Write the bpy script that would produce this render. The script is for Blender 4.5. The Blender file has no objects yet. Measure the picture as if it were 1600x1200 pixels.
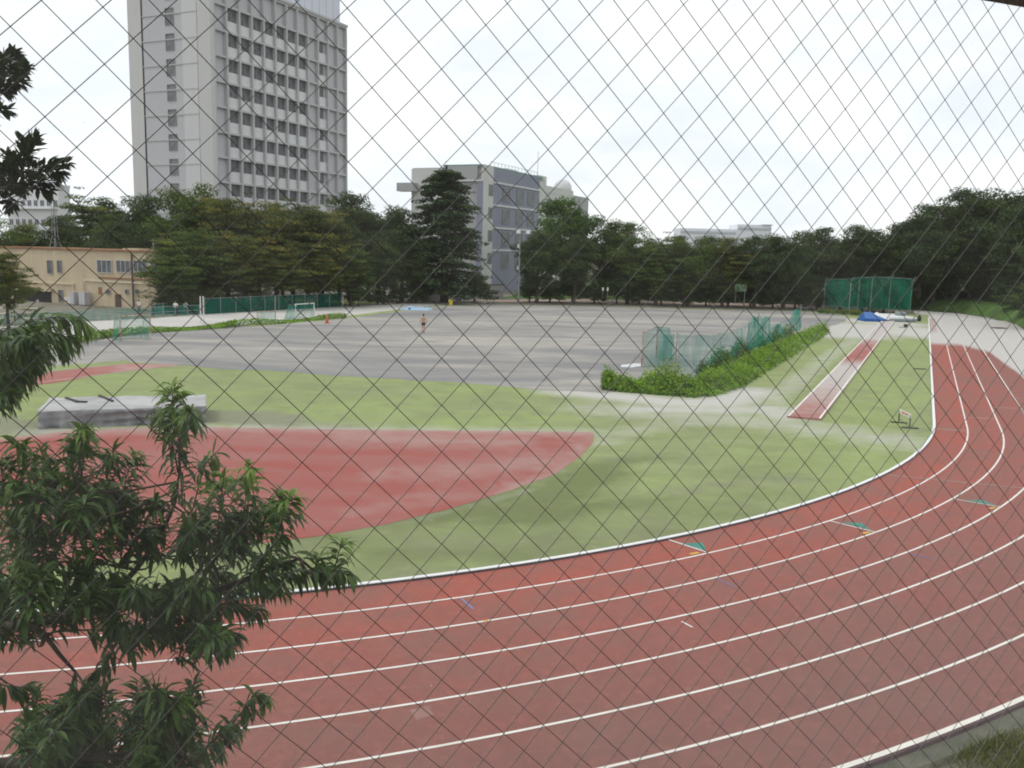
import bpy, bmesh, math, random
import numpy as np
from mathutils import Vector, Matrix
from mathutils.geometry import delaunay_2d_cdt
R_ = math.radians
rng = np.random.default_rng(7); random.seed(7)
scn = bpy.context.scene
col = scn.collection
# ---------------------------------------------------------------- camera model (photo measured at 1600 x 1200)
F, PITCH, ROLL, H = 1384.03, 0.149364, 0.024797, 6.64495
TC = np.array([-16.4126, 51.4365]); PHI = 0.429694; TR = 37.255   # bend centre, heading of the straight, kerb radius
CP, SP, CR, SR = math.cos(PITCH), math.sin(PITCH), math.cos(ROLL), math.sin(ROLL)
U = np.array([math.sin(PHI), math.cos(PHI)]); RT = np.array([math.cos(PHI), -math.sin(PHI)])

def ray(x, y):
    u = (x - 800) / F; v = -(y - 600) / F
    u, v = CR * u - SR * v, SR * u + CR * v
    return Vector((u, CP + v * SP, -SP + v * CP))
def gp(x, y, z=0.0):
    """ground point seen at a photo position"""
    d = ray(x, y); t = (z - H) / d.z
    return Vector((d.x * t, d.y * t, z))
def at(x, y, depth):
    d = ray(x, y); t = depth / d.y
    return Vector((d.x * t, depth, H + d.z * t))
def tdist(p):
    """distance from the inner kerb, and run along the straight"""
    r = np.array([p[0], p[1]]) - TC
    a = r @ U; l = r @ RT
    return (abs(l) if a > 0 else math.hypot(a, l)) - TR, a
def tz(p): return 0.01 * max(0.0, tdist(p)[0])
def tp(x, y, dz=0.0):
    z = 0.0
    for _ in range(3): z = tz(gp(x, y, z))
    p = gp(x, y, z); p.z = z + dz; return p

# ---------------------------------------------------------------- materials
def new_mat(name):
    m = bpy.data.materials.new(name); m.use_nodes = True
    nt = m.node_tree; nt.nodes.clear()
    o = nt.nodes.new('ShaderNodeOutputMaterial')
    return m, nt, o
def N(nt, t, **kw):
    n = nt.nodes.new(t)
    for k, v in kw.items():
        if k == 'op': n.operation = v
        elif k == 'bt': n.blend_type = v
        else: n.inputs[k.replace('_', ' ')].default_value = v
    return n
def L(nt, a, b): nt.links.new(a, b)
def mixc(nt, fac, a, b, bt='MIX'):
    n = nt.nodes.new('ShaderNodeMix'); n.data_type = 'RGBA'; n.blend_type = bt
    for s, v in ((n.inputs['Factor'], fac), (n.inputs['A'], a), (n.inputs['B'], b)):
        if hasattr(v, 'is_linked'): L(nt, v, s)
        elif isinstance(v, (int, float)): s.default_value = v
        else: s.default_value = (*v[:3], 1)
    return n.outputs['Result']
# Mix node has several sockets per name; use explicit index lookup
def mixc(nt, fac, a, b, bt='MIX'):
    n = nt.nodes.new('ShaderNodeMix'); n.data_type = 'RGBA'; n.blend_type = bt
    for s, v in ((n.inputs[0], fac), (n.inputs[6], a), (n.inputs[7], b)):
        if isinstance(v, bpy.types.NodeSocket): L(nt, v, s)
        elif isinstance(v, (int, float)): s.default_value = v
        else: s.default_value = (v[0], v[1], v[2], 1)
    return n.outputs[2]
def math_(nt, op, a, b=0.0, c=None, clamp=False):
    n = nt.nodes.new('ShaderNodeMath'); n.operation = op; n.use_clamp = clamp
    for i, v in enumerate((a, b, c)):
        if v is None: continue
        if isinstance(v, bpy.types.NodeSocket): L(nt, v, n.inputs[i])
        else: n.inputs[i].default_value = v
    return n.outputs[0]
def mapr(nt, v, a, b, c=0.0, d=1.0):
    n = nt.nodes.new('ShaderNodeMapRange'); n.clamp = True
    L(nt, v, n.inputs[0])
    for i, x in enumerate((a, b, c, d)): n.inputs[i + 1].default_value = x
    return n.outputs[0]
def coords(nt, scale=(1, 1, 1), rot=(0, 0, 0), kind='Object'):
    tc = nt.nodes.new('ShaderNodeTexCoord'); mp = nt.nodes.new('ShaderNodeMapping')
    mp.inputs['Scale'].default_value = scale; mp.inputs['Rotation'].default_value = rot
    L(nt, tc.outputs[kind], mp.inputs['Vector']); return mp.outputs[0]
def noise(nt, vec, scale, detail=4, rough=0.55, dist=0.0):
    n = nt.nodes.new('ShaderNodeTexNoise')
    n.inputs['Scale'].default_value = scale; n.inputs['Detail'].default_value = detail
    n.inputs['Roughness'].default_value = rough; n.inputs['Distortion'].default_value = dist
    L(nt, vec, n.inputs['Vector']); return n.outputs['Fac']
def principled(nt, out, color, rough=0.8, metal=0.0, spec=0.3, bump=None, bstr=0.3, bdist=0.02):
    p = nt.nodes.new('ShaderNodeBsdfPrincipled')
    if isinstance(color, bpy.types.NodeSocket): L(nt, color, p.inputs['Base Color'])
    else: p.inputs['Base Color'].default_value = (*color[:3], 1)
    p.inputs['Roughness'].default_value = rough; p.inputs['Metallic'].default_value = metal
    p.inputs['Specular IOR Level'].default_value = spec
    if bump is not None:
        b = nt.nodes.new('ShaderNodeBump'); b.inputs['Strength'].default_value = bstr; b.inputs['Distance'].default_value = bdist
        L(nt, bump, b.inputs['Height']); L(nt, b.outputs[0], p.inputs['Normal'])
    L(nt, p.outputs[0], out.inputs['Surface']); return p
def plain(name, c, rough=0.7, metal=0.0, var=0.15, scale=3.0, spec=0.3):
    """painted or bare surface with slight uneven weathering"""
    m, nt, o = new_mat(name); v = coords(nt)
    f = mapr(nt, noise(nt, v, scale, 5), 0.3, 0.7, 1 - var, 1 + var)
    g = nt.nodes.new('ShaderNodeVectorMath'); g.operation = 'SCALE'
    g.inputs[0].default_value = c; L(nt, f, g.inputs['Scale'])
    principled(nt, o, g.outputs[0], rough, metal, spec); return m
def attr(nt, name):
    n = nt.nodes.new('ShaderNodeAttribute'); n.attribute_name = name; return n

SAND = (0.52, 0.50, 0.47)
def mat_turf():
    m, nt, o = new_mat('turf'); v = coords(nt)
    a = attr(nt, 'mask'); sp = nt.nodes.new('ShaderNodeSeparateColor'); L(nt, a.outputs['Color'], sp.inputs[0])
    big = noise(nt, v, 0.11, 5, 0.6); mid = noise(nt, v, 0.7, 6, 0.65, 0.4); fine = noise(nt, v, 18, 3)
    streak = noise(nt, coords(nt, (0.12, 1.3, 1), (0, 0, -0.12)), 1.0, 5, 0.6)
    c = mixc(nt, mapr(nt, big, 0.36, 0.64), (0.275, 0.305, 0.150), (0.335, 0.410, 0.150))
    c = mixc(nt, mapr(nt, mid, 0.42, 0.72, 0, 0.65), c, (0.19, 0.22, 0.11))
    c = mixc(nt, mapr(nt, streak, 0.5, 0.8, 0, 0.4), c, (0.40, 0.40, 0.29))
    c = mixc(nt, mapr(nt, fine, 0.35, 0.65, 0, 0.4), c, (0.20, 0.24, 0.09))
    n2 = noise(nt, v, 0.9, 6, 0.7)
    dm = mapr(nt, math_(nt, 'ADD', sp.outputs[1], math_(nt, 'MULTIPLY', math_(nt, 'SUBTRACT', mid, 0.5), 0.9)), 0.3, 0.8)
    c = mixc(nt, math_(nt, 'MULTIPLY', dm, 0.8), c, (0.235, 0.23, 0.175))
    wm = mapr(nt, math_(nt, 'ADD', sp.outputs[2], math_(nt, 'MULTIPLY', math_(nt, 'SUBTRACT', noise(nt, coords(nt, (.5, 1, 1)), 0.5, 6, 0.6), 0.5), 1.5)), 0.2, 0.85)
    c = mixc(nt, math_(nt, 'MULTIPLY', wm, 0.82), c, (0.135, 0.16, 0.062))
    c = mixc(nt, mapr(nt, noise(nt, v, 6, 8, 0.8), 0.44, 0.64, 0, 0.42), c, (0.19, 0.21, 0.105))
    c = mixc(nt, mapr(nt, noise(nt, v, 2.2, 8, 0.8), 0.54, 0.72, 0, 0.4), c, (0.40, 0.42, 0.25))
    sm = mapr(nt, math_(nt, 'ADD', sp.outputs[0], math_(nt, 'MULTIPLY', math_(nt, 'SUBTRACT', n2, 0.5), 0.7)), 0.2, 0.85)
    c = mixc(nt, math_(nt, 'MULTIPLY', sm, 0.92), c, SAND)
    principled(nt, o, c, 0.95, spec=0.1, bump=fine, bstr=0.3); return m
def mat_track(name, base_in, base_out, line=False):
    """sprayed rubber: redder on the inside lanes, worn grey outside, sand drifted over the far straight"""
    m, nt, o = new_mat(name); v = coords(nt)
    a = attr(nt, 'mask'); sp = nt.nodes.new('ShaderNodeSeparateColor'); L(nt, a.outputs['Color'], sp.inputs[0])
    big = noise(nt, v, 0.25, 5, 0.6); mid = noise(nt, v, 1.7, 6, 0.65); fine = noise(nt, v, 60, 3)
    c = mixc(nt, sp.outputs[1], base_in, base_out)
    if not line:
        c = mixc(nt, mapr(nt, mid, 0.42, 0.68, 0, 0.5), c, (0.235, 0.105, 0.085))
        c = mixc(nt, mapr(nt, big, 0.48, 0.72, 0, 0.5), c, (0.20, 0.125, 0.105))
        c = mixc(nt, mapr(nt, fine, 0.3, 0.75, 0, 0.35), c, (0.16, 0.07, 0.055))
        gr = noise(nt, v, 16, 5, 0.75)
        c = mixc(nt, mapr(nt, gr, 0.42, 0.62, 0, 0.55), c, (0.150, 0.075, 0.066))
        c = mixc(nt, mapr(nt, noise(nt, v, 5, 6, 0.7), 0.5, 0.7, 0, 0.35), c, (0.46, 0.17, 0.13))
        c = mixc(nt, mapr(nt, noise(nt, coords(nt), 3.1, 8, 0.75), 0.60, 0.72, 0, 0.30), c, (0.40, 0.26, 0.22))
        lw = math_(nt, 'MULTIPLY', sp.outputs[2], mapr(nt, noise(nt, v, 0.5, 4), 0.3, 0.6, 0.25, 0.95))
        c = mixc(nt, math_(nt, 'MULTIPLY', lw, 0.62), c, (0.225, 0.118, 0.098))
    else:
        c = mixc(nt, mapr(nt, mid, 0.45, 0.8, 0, 0.45), c, (0.42, 0.34, 0.30))
    sm = mapr(nt, math_(nt, 'ADD', sp.outputs[0], math_(nt, 'MULTIPLY', math_(nt, 'SUBTRACT', mid, 0.5), 0.6)), 0.15, 0.8)
    c = mixc(nt, math_(nt, 'MULTIPLY', sm, 0.94 if not line else 0.8), c, SAND)
    principled(nt, o, c, 0.88, spec=0.2, bump=fine, bstr=0.25, bdist=0.004); return m
def mat_apron(name, red, drift, dust=SAND):
    m, nt, o = new_mat(name); v = coords(nt)
    a = attr(nt, 'mask'); sp = nt.nodes.new('ShaderNodeSeparateColor'); L(nt, a.outputs['Color'], sp.inputs[0])
    mid = noise(nt, coords(nt, (0.35, 1, 1)), 0.45, 6, 0.62, 0.6); fine = noise(nt, v, 30, 3); sm_ = noise(nt, v, 1.4, 5, 0.6)
    c = mixc(nt, mapr(nt, mid, 0.42, 0.7, 0, drift), red, (0.36, 0.215, 0.195))
    c = mixc(nt, mapr(nt, fine, 0.35, 0.75, 0, 0.25), c, (0.20, 0.07, 0.06))
    s = mapr(nt, math_(nt, 'ADD', sp.outputs[0], math_(nt, 'MULTIPLY', math_(nt, 'SUBTRACT', sm_, 0.5), 0.8)), 0.1, 1.1)
    c = mixc(nt, math_(nt, 'MULTIPLY', s, 0.9), c, dust)
    c = mixc(nt, mapr(nt, noise(nt, v, 10, 6, 0.75), 0.45, 0.7, 0, 0.3), c, tuple(x * .55 for x in red))
    principled(nt, o, c, 0.9, spec=0.2, bump=fine, bstr=0.2); return m
def mat_dirt():
    m, nt, o = new_mat('dirt'); v = coords(nt)
    st = noise(nt, coords(nt, (0.055, 0.15, 1), (0, 0, 0.12)), 1.0, 8, 0.66, 0.9)
    st2 = noise(nt, coords(nt, (0.12, 0.5, 1), (0, 0, -0.10)), 1.0, 8, 0.68, 0.8)
    fine = noise(nt, v, 9, 5)
    c = mixc(nt, mapr(nt, st, 0.40, 0.62), (0.215, 0.213, 0.22), (0.42, 0.39, 0.345))
    c = mixc(nt, mapr(nt, st2, 0.52, 0.72, 0, 0.8), c, (0.165, 0.163, 0.17))
    c = mixc(nt, mapr(nt, fine, 0.35, 0.65, 0, 0.4), c, (0.33, 0.31, 0.28))
    c = mixc(nt, mapr(nt, noise(nt, coords(nt, (.5, 1.4, 1)), 1.1, 9, 0.78), 0.54, 0.66, 0, 0.55), c, (0.17, 0.168, 0.172))
    principled(nt, o, c, 0.95, spec=0.1, bump=fine, bstr=0.3); return m
def mat_two(name, c1, c2, scale, rough=0.9, lo=0.4, hi=0.6, sc=(1, 1, 1), bstr=0.3):
    m, nt, o = new_mat(name); v = coords(nt, sc)
    f = noise(nt, v, scale, 6, 0.62, 0.3); fine = noise(nt, v, scale * 12, 3)
    c = mixc(nt, mapr(nt, f, lo, hi), c1, c2)
    c = mixc(nt, mapr(nt, fine, 0.3, 0.7, 0, 0.3), c, tuple(x * 0.7 for x in c1))
    principled(nt, o, c, rough, spec=0.2, bump=fine, bstr=bstr); return m
def mat_leaf(name, dark, light, accent, trans=0.25, rough=0.6, spec=0.12):
    m, nt, o = new_mat(name)
    a = attr(nt, 'tint'); sp = nt.nodes.new('ShaderNodeSeparateColor'); L(nt, a.outputs['Color'], sp.inputs[0])
    c = mixc(nt, sp.outputs[0], dark, light)
    c = mixc(nt, sp.outputs[1], c, accent)
    p = nt.nodes.new('ShaderNodeBsdfPrincipled'); L(nt, c, p.inputs['Base Color'])
    p.inputs['Roughness'].default_value = rough; p.inputs['Specular IOR Level'].default_value = spec
    t = nt.nodes.new('ShaderNodeBsdfTranslucent')
    c2 = mixc(nt, 0.5, c, (0.10, 0.16, 0.02)); L(nt, c2, t.inputs['Color'])
    mx = nt.nodes.new('ShaderNodeMixShader'); mx.inputs[0].default_value = trans
    L(nt, p.outputs[0], mx.inputs[1]); L(nt, t.outputs[0], mx.inputs[2]); L(nt, mx.outputs[0], o.inputs['Surface']); return m
def mat_net(name, c, cover, folds=0.25):
    m, nt, o = new_mat(name); v = coords(nt)
    f = mapr(nt, noise(nt, coords(nt, (1.2, 1.2, 0.35)), 1.3, 5), 0.3, 0.7, cover - folds, cover + folds)
    d = nt.nodes.new('ShaderNodeBsdfDiffuse'); d.inputs['Color'].default_value = (*c, 1)
    tl = nt.nodes.new('ShaderNodeBsdfTranslucent'); tl.inputs['Color'].default_value = (*c, 1)
    ad = nt.nodes.new('ShaderNodeMixShader'); ad.inputs[0].default_value = 0.35
    L(nt, d.outputs[0], ad.inputs[1]); L(nt, tl.outputs[0], ad.inputs[2])
    t = nt.nodes.new('ShaderNodeBsdfTransparent')
    mx = nt.nodes.new('ShaderNodeMixShader'); L(nt, f, mx.inputs[0]); L(nt, t.outputs[0], mx.inputs[1]); L(nt, ad.outputs[0], mx.inputs[2])
    L(nt, mx.outputs[0], o.inputs['Surface']); return m
def mat_wall(name, c, stain, streak=0.35, scale=0.5, joint=None):
    m, nt, o = new_mat(name)
    s = noise(nt, coords(nt, (1.5, 1.5, 0.12)), 1.0, 5, 0.6); b = noise(nt, coords(nt), scale, 5)
    col_ = mixc(nt, mapr(nt, s, 0.45, 0.75, 0, streak), c, stain)
    col_ = mixc(nt, mapr(nt, b, 0.35, 0.75, 0, streak * 0.7), col_, stain)
    principled(nt, o, col_, 0.85, spec=0.2); return m
def mat_glass_window(name, c):
    m, nt, o = new_mat(name)
    n = noise(nt, coords(nt, (0.6, 0.6, 0.6)), 1.0, 2)
    col_ = mixc(nt, mapr(nt, n, 0.35, 0.65), c, tuple(x * 1.7 + 0.012 for x in c))
    principled(nt, o, col_, 0.3, spec=0.15); return m
def mat_pane():
    """clear wired glass, slightly dusty, with spots of dried dirt"""
    m, nt, o = new_mat('wired_glass')
    lw = nt.nodes.new('ShaderNodeLayerWeight'); lw.inputs['Blend'].default_value = 0.5
    fres = math_(nt, 'ADD', math_(nt, 'MULTIPLY', math_(nt, 'POWER', lw.outputs['Facing'], 5.0), 0.5), 0.03)
    tr = nt.nodes.new('ShaderNodeBsdfTransparent'); tr.inputs['Color'].default_value = (0.985, 0.995, 0.99, 1)
    gl = nt.nodes.new('ShaderNodeBsdfGlossy'); gl.inputs['Roughness'].default_value = 0.02
    mx = nt.nodes.new('ShaderNodeMixShader'); L(nt, fres, mx.inputs[0])
    L(nt, tr.outputs[0], mx.inputs[1]); L(nt, gl.outputs[0], mx.inputs[2])
    v = coords(nt)
    vo = nt.nodes.new('ShaderNodeTexVoronoi'); vo.inputs['Scale'].default_value = 52; L(nt, v, vo.inputs['Vector'])
    vo.voronoi_dimensions = '3D'
    sc = nt.nodes.new('ShaderNodeSeparateColor'); L(nt, vo.outputs['Color'], sc.inputs[0])
    rad = mapr(nt, sc.outputs[0], 0.80, 1.0, 0.0, 0.085)
    wob = math_(nt, 'MULTIPLY', noise(nt, v, 400, 2), 0.05)
    spot = math_(nt, 'LESS_THAN', math_(nt, 'ADD', vo.outputs['Distance'], wob), rad)
    film = mapr(nt, noise(nt, v, 7, 6, 0.7), 0.35, 0.8, 0.010, 0.034)
    fac = math_(nt, 'MAXIMUM', math_(nt, 'MULTIPLY', spot, 0.42), film)
    d = nt.nodes.new('ShaderNodeBsdfTranslucent'); d.inputs['Color'].default_value = (0.75, 0.75, 0.72, 1)
    m2 = nt.nodes.new('ShaderNodeMixShader'); L(nt, fac, m2.inputs[0]); L(nt, mx.outputs[0], m2.inputs[1]); L(nt, d.outputs[0], m2.inputs[2])
    L(nt, m2.outputs[0], o.inputs['Surface']); return m

M = dict(
    turf=mat_turf(), dirt=mat_dirt(),
    track=mat_track('track_rubber', (0.50, 0.098, 0.064), (0.262, 0.112, 0.100)),
    line=mat_track('white_line', (0.80, 0.76, 0.72), (0.78, 0.75, 0.68), True),
    apron=mat_apron('apron_rubber', (0.35, 0.098, 0.082), 0.6, (0.42, 0.315, 0.28)),
    runway=mat_apron('runway_rubber', (0.375, 0.115, 0.095), 0.5),
    ground=mat_two('ground_soil', (0.16, 0.15, 0.11), (0.26, 0.24, 0.20), 0.35),
    sand=mat_two('pale_sand', (0.50, 0.48, 0.45), (0.60, 0.575, 0.54), 0.3),
    strip=mat_two('strip_sand', (0.50, 0.475, 0.44), (0.60, 0.57, 0.53), 0.25, sc=(0.3, 1, 1)),
    far_track=mat_two('far_track', (0.43, 0.30, 0.25), (0.50, 0.42, 0.35), 0.2, sc=(0.2, 1, 1)),
    bank=mat_two('bank_grass', (0.06, 0.12, 0.032), (0.12, 0.20, 0.05), 0.9),
    gutter=mat_two('gutter_concrete', (0.105, 0.107, 0.08), (0.165, 0.16, 0.125), 1.8),
    kerb_white=plain('kerb_white', (0.80, 0.80, 0.80), 0.5, var=0.06), kerb_shade=plain('kerb_shade', (0.07, 0.07, 0.085), 0.6),  # kerb's track-side face is painted dark for its shadow
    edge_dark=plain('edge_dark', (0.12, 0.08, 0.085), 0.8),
    green_mark=plain('green_mark', (0.06, 0.24, 0.19), 0.8, var=0.25), yellow_mark=plain('yellow_mark', (0.62, 0.36, 0.07), 0.8),
    blue_mark=plain('blue_mark', (0.20, 0.20, 0.36), 0.8), faint_mark=plain('faint_mark', (0.42, 0.40, 0.34), 0.8, var=0.25),
    patch=plain('patch_rubber', (0.31, 0.165, 0.14), 0.9),
    pale_wall=mat_wall('tower_concrete', (0.60, 0.595, 0.60), (0.50, 0.49, 0.50), 0.25),
    beige_wall=mat_wall('beige_concrete', (0.56, 0.555, 0.55), (0.47, 0.465, 0.455), 0.3),
    grey_panel=mat_wall('grey_panel', (0.50, 0.50, 0.52), (0.43, 0.43, 0.45), 0.3), rib=mat_wall('rib_concrete', (0.49, 0.488, 0.485), (0.40, 0.398, 0.395), 0.4),
    penthouse=mat_wall('pale_blue_cladding', (0.62, 0.64, 0.71), (0.58, 0.60, 0.66), 0.15), spandrel=mat_wall('spandrel', (0.66, 0.66, 0.66), (0.55, 0.545, 0.54), 0.3),
    glass=mat_glass_window('window_glass', (0.092, 0.097, 0.105)), glass_grey=mat_glass_window('grey_glass', (0.13, 0.135, 0.14)),
    sash=plain('sash_grey', (0.30, 0.30, 0.30), 0.5), sash_white=plain('sash_white', (0.55, 0.56, 0.57), 0.5),
    blue_tile=mat_wall('blue_grey_tile', (0.26, 0.27, 0.335), (0.20, 0.205, 0.255), 0.4), lab_grey=mat_wall('lab_grey', (0.40, 0.40, 0.40), (0.32, 0.32, 0.32), 0.35),
    lab_beige=mat_wall('lab_beige', (0.58, 0.575, 0.55), (0.48, 0.47, 0.45), 0.3), roof_green=plain('roof_green', (0.16, 0.27, 0.25), 0.6),
    white_wall=mat_wall('white_wall', (0.66, 0.66, 0.67), (0.55, 0.55, 0.56), 0.2),
    yellow_wall=mat_wall('yellow_render', (0.56, 0.465, 0.325), (0.38, 0.31, 0.22), 0.55, 0.35), rust=mat_wall('rusty_coping', (0.22, 0.12, 0.07), (0.40, 0.20, 0.10), 0.6),
    pipe_cream=plain('pipe_cream', (0.60, 0.52, 0.38), 0.6), dark_in=plain('dark_opening', (0.035, 0.035, 0.035), 0.8), door_brown=plain('door_brown', (0.10, 0.07, 0.05), 0.6),
    box_grey=plain('box_grey', (0.42, 0.42, 0.44), 0.5), metal_grey=plain('metal_grey', (0.30, 0.31, 0.31), 0.45, 0.5), metal_white=plain('metal_white', (0.62, 0.62, 0.60), 0.5),
    pole_dark=plain('pole_dark', (0.10, 0.09, 0.085), 0.6),
    net=mat_net('green_net', (0.008, 0.12, 0.085), 0.84, 0.1), net_thin=mat_net('thin_green_net', (0.04, 0.32, 0.25), 0.29, 0.22), net_hang=mat_net('hanging_net', (0.035, 0.33, 0.25), 0.40, 0.24), net_fold=mat_net('folded_green_net', (0.03, 0.32, 0.24), 0.55, 0.25),
    net_cage=mat_net('cage_net', (0.018, 0.25, 0.17), 0.52, 0.24),
    rust_white=mat_two('rusty_white_paint', (0.34, 0.14, 0.07), (0.62, 0.58, 0.53), 5.0, 0.6, sc=(1, 1, 0.6)), paint_white=plain('white_paint', (0.66, 0.65, 0.62), 0.5, var=0.2, scale=6),
    cover=mat_two('shaded_cover', (0.20, 0.20, 0.215), (0.34, 0.34, 0.35), 1.2, 0.75), cover_top=mat_two('lit_dusty_cover', (0.36, 0.355, 0.35), (0.50, 0.49, 0.485), 0.9, 0.9), stick=plain('dark_stick', (0.06, 0.055, 0.05), 0.7),  # mat cover: shade painted into front and sides, lit tone on top
    blue_mat=plain('blue_vinyl', (0.02, 0.11, 0.36), 0.45), white_mat=plain('white_vinyl', (0.66, 0.66, 0.66), 0.6, var=0.12), grey_mat=plain('grey_vinyl', (0.24, 0.27, 0.28), 0.6),
    tarp_blue=plain('pale_blue_tarp', (0.34, 0.48, 0.62), 0.7, var=0.35), orange=plain('orange_plastic', (0.58, 0.16, 0.07), 0.6), yellow=plain('yellow_plastic', (0.70, 0.58, 0.04), 0.5),
    skin=plain('skin', (0.46, 0.25, 0.165), 0.6, var=0.08), hair=plain('hair', (0.015, 0.013, 0.012), 0.6), black_cloth=plain('black_cloth', (0.02, 0.02, 0.022), 0.8), white_cloth=plain('white_cloth', (0.72, 0.72, 0.72), 0.8),
    navy_cloth=plain('navy_cloth', (0.035, 0.045, 0.075), 0.8), grey_cloth=plain('grey_cloth', (0.42, 0.46, 0.50), 0.8),
    bark=mat_two('bark', (0.05, 0.038, 0.03), (0.11, 0.09, 0.07), 6.0, 0.9, sc=(1, 1, 0.3)), twig=plain('twig', (0.09, 0.065, 0.045), 0.8),
    leaf_dark=mat_leaf('leaf_dark', (0.017, 0.034, 0.016), (0.068, 0.115, 0.040), (0.135, 0.165, 0.04)),
    leaf_mid=mat_leaf('leaf_mid', (0.022, 0.048, 0.014), (0.105, 0.175, 0.040), (0.24, 0.25, 0.04)),
    leaf_olive=mat_leaf('leaf_olive', (0.022, 0.042, 0.013), (0.115, 0.155, 0.038), (0.31, 0.255, 0.05)),
    leaf_bright=mat_leaf('leaf_bright', (0.035, 0.08, 0.022), (0.11, 0.20, 0.045), (0.16, 0.24, 0.045)),
    leaf_conifer=mat_leaf('leaf_conifer', (0.015, 0.034, 0.018), (0.058, 0.098, 0.042), (0.10, 0.135, 0.05), 0.12),
    leaf_weed=mat_leaf('leaf_weed', (0.045, 0.12, 0.014), (0.25, 0.46, 0.045), (0.42, 0.56, 0.07), 0.35),
    leaf_peach=mat_leaf('leaf_peach', (0.027, 0.060, 0.018), (0.095, 0.19, 0.040), (0.28, 0.44, 0.05), 0.27, 0.4, 0.3),
    leaf_ever=mat_leaf('leaf_evergreen', (0.010, 0.022, 0.010), (0.025, 0.05, 0.016), (0.05, 0.09, 0.02), 0.12, 0.5, 0.2),
    grass=mat_leaf('grass_blades', (0.06, 0.085, 0.02), (0.17, 0.19, 0.04), (0.30, 0.24, 0.09), 0.3),
    wire=plain('wire_dark', (0.17, 0.15, 0.14), 0.45, 0.4, var=0.15), wire_lit=plain('wire_lit', (0.42, 0.41, 0.39), 0.4, 0.2, var=0.1), frame=plain('window_frame', (0.032, 0.027, 0.026), 0.5), pane=mat_pane(),  # one wire set painted lighter, standing in for sun catching it
    room=plain('room_plaster', (0.62, 0.61, 0.58), 0.9), facade=mat_wall('facade_render', (0.42, 0.40, 0.37), (0.32, 0.30, 0.28), 0.3),
    far_hazed_wall=mat_wall('far_hazed_wall', (0.72, 0.74, 0.77), (0.66, 0.68, 0.71), 0.15), far_hazed_band=mat_wall('far_hazed_band', (0.50, 0.53, 0.57), (0.45, 0.48, 0.52), 0.15), lamp_white=plain('lamp_white', (0.78, 0.78, 0.76), 0.3), pale_green=plain('pale_green_board', (0.22, 0.34, 0.24), 0.6),  # haze is put into the distant building's wall and band colours
    cream=plain('cream_seat', (0.62, 0.56, 0.42), 0.6), bench_blue=plain('bench_blue', (0.05, 0.20, 0.42), 0.5), dome=plain('dome_white', (0.62, 0.62, 0.63), 0.5, var=0.05),
)

# ---------------------------------------------------------------- geometry helpers
def link(o): col.objects.link(o); return o
def obj(name, verts, faces, mat, parent=None, smooth=False, mats=None, fm=None):
    me = bpy.data.meshes.new(name); me.from_pydata([tuple(v) for v in verts], [], faces)
    for m in (mats or [mat]): me.materials.append(M[m] if isinstance(m, str) else m)
    if fm is not None: me.polygons.foreach_set('material_index', np.array(fm, dtype=np.int32))
    if smooth: me.polygons.foreach_set('use_smooth', np.ones(len(me.polygons), dtype=bool))
    me.update(); o = bpy.data.objects.new(name, me); link(o)
    if parent: o.parent = parent
    return o
def setattr_col(o, name, arr):
    a = o.data.attributes.new(name, 'FLOAT_COLOR', 'POINT')
    full = np.ones((len(o.data.vertices), 4), dtype=np.float32); arr = np.asarray(arr, dtype=np.float32)
    full[:, :arr.shape[1]] = arr; a.data.foreach_set('color', full.ravel())
def tag(o, label=None, cat=None, group=None, kind=None):
    if label: o['label'] = label
    if cat: o['category'] = cat
    if group: o['group'] = group
    if kind: o['kind'] = kind
    return o
def struct(o): o['kind'] = 'structure'; return o
def empty(name, loc, rz=0.0, label=None, cat=None, group=None):
    o = bpy.data.objects.new(name, None); link(o); o.location = loc; o.rotation_euler = (0, 0, rz)
    o.empty_display_size = 0.2
    return tag(o, label, cat, group)
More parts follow.
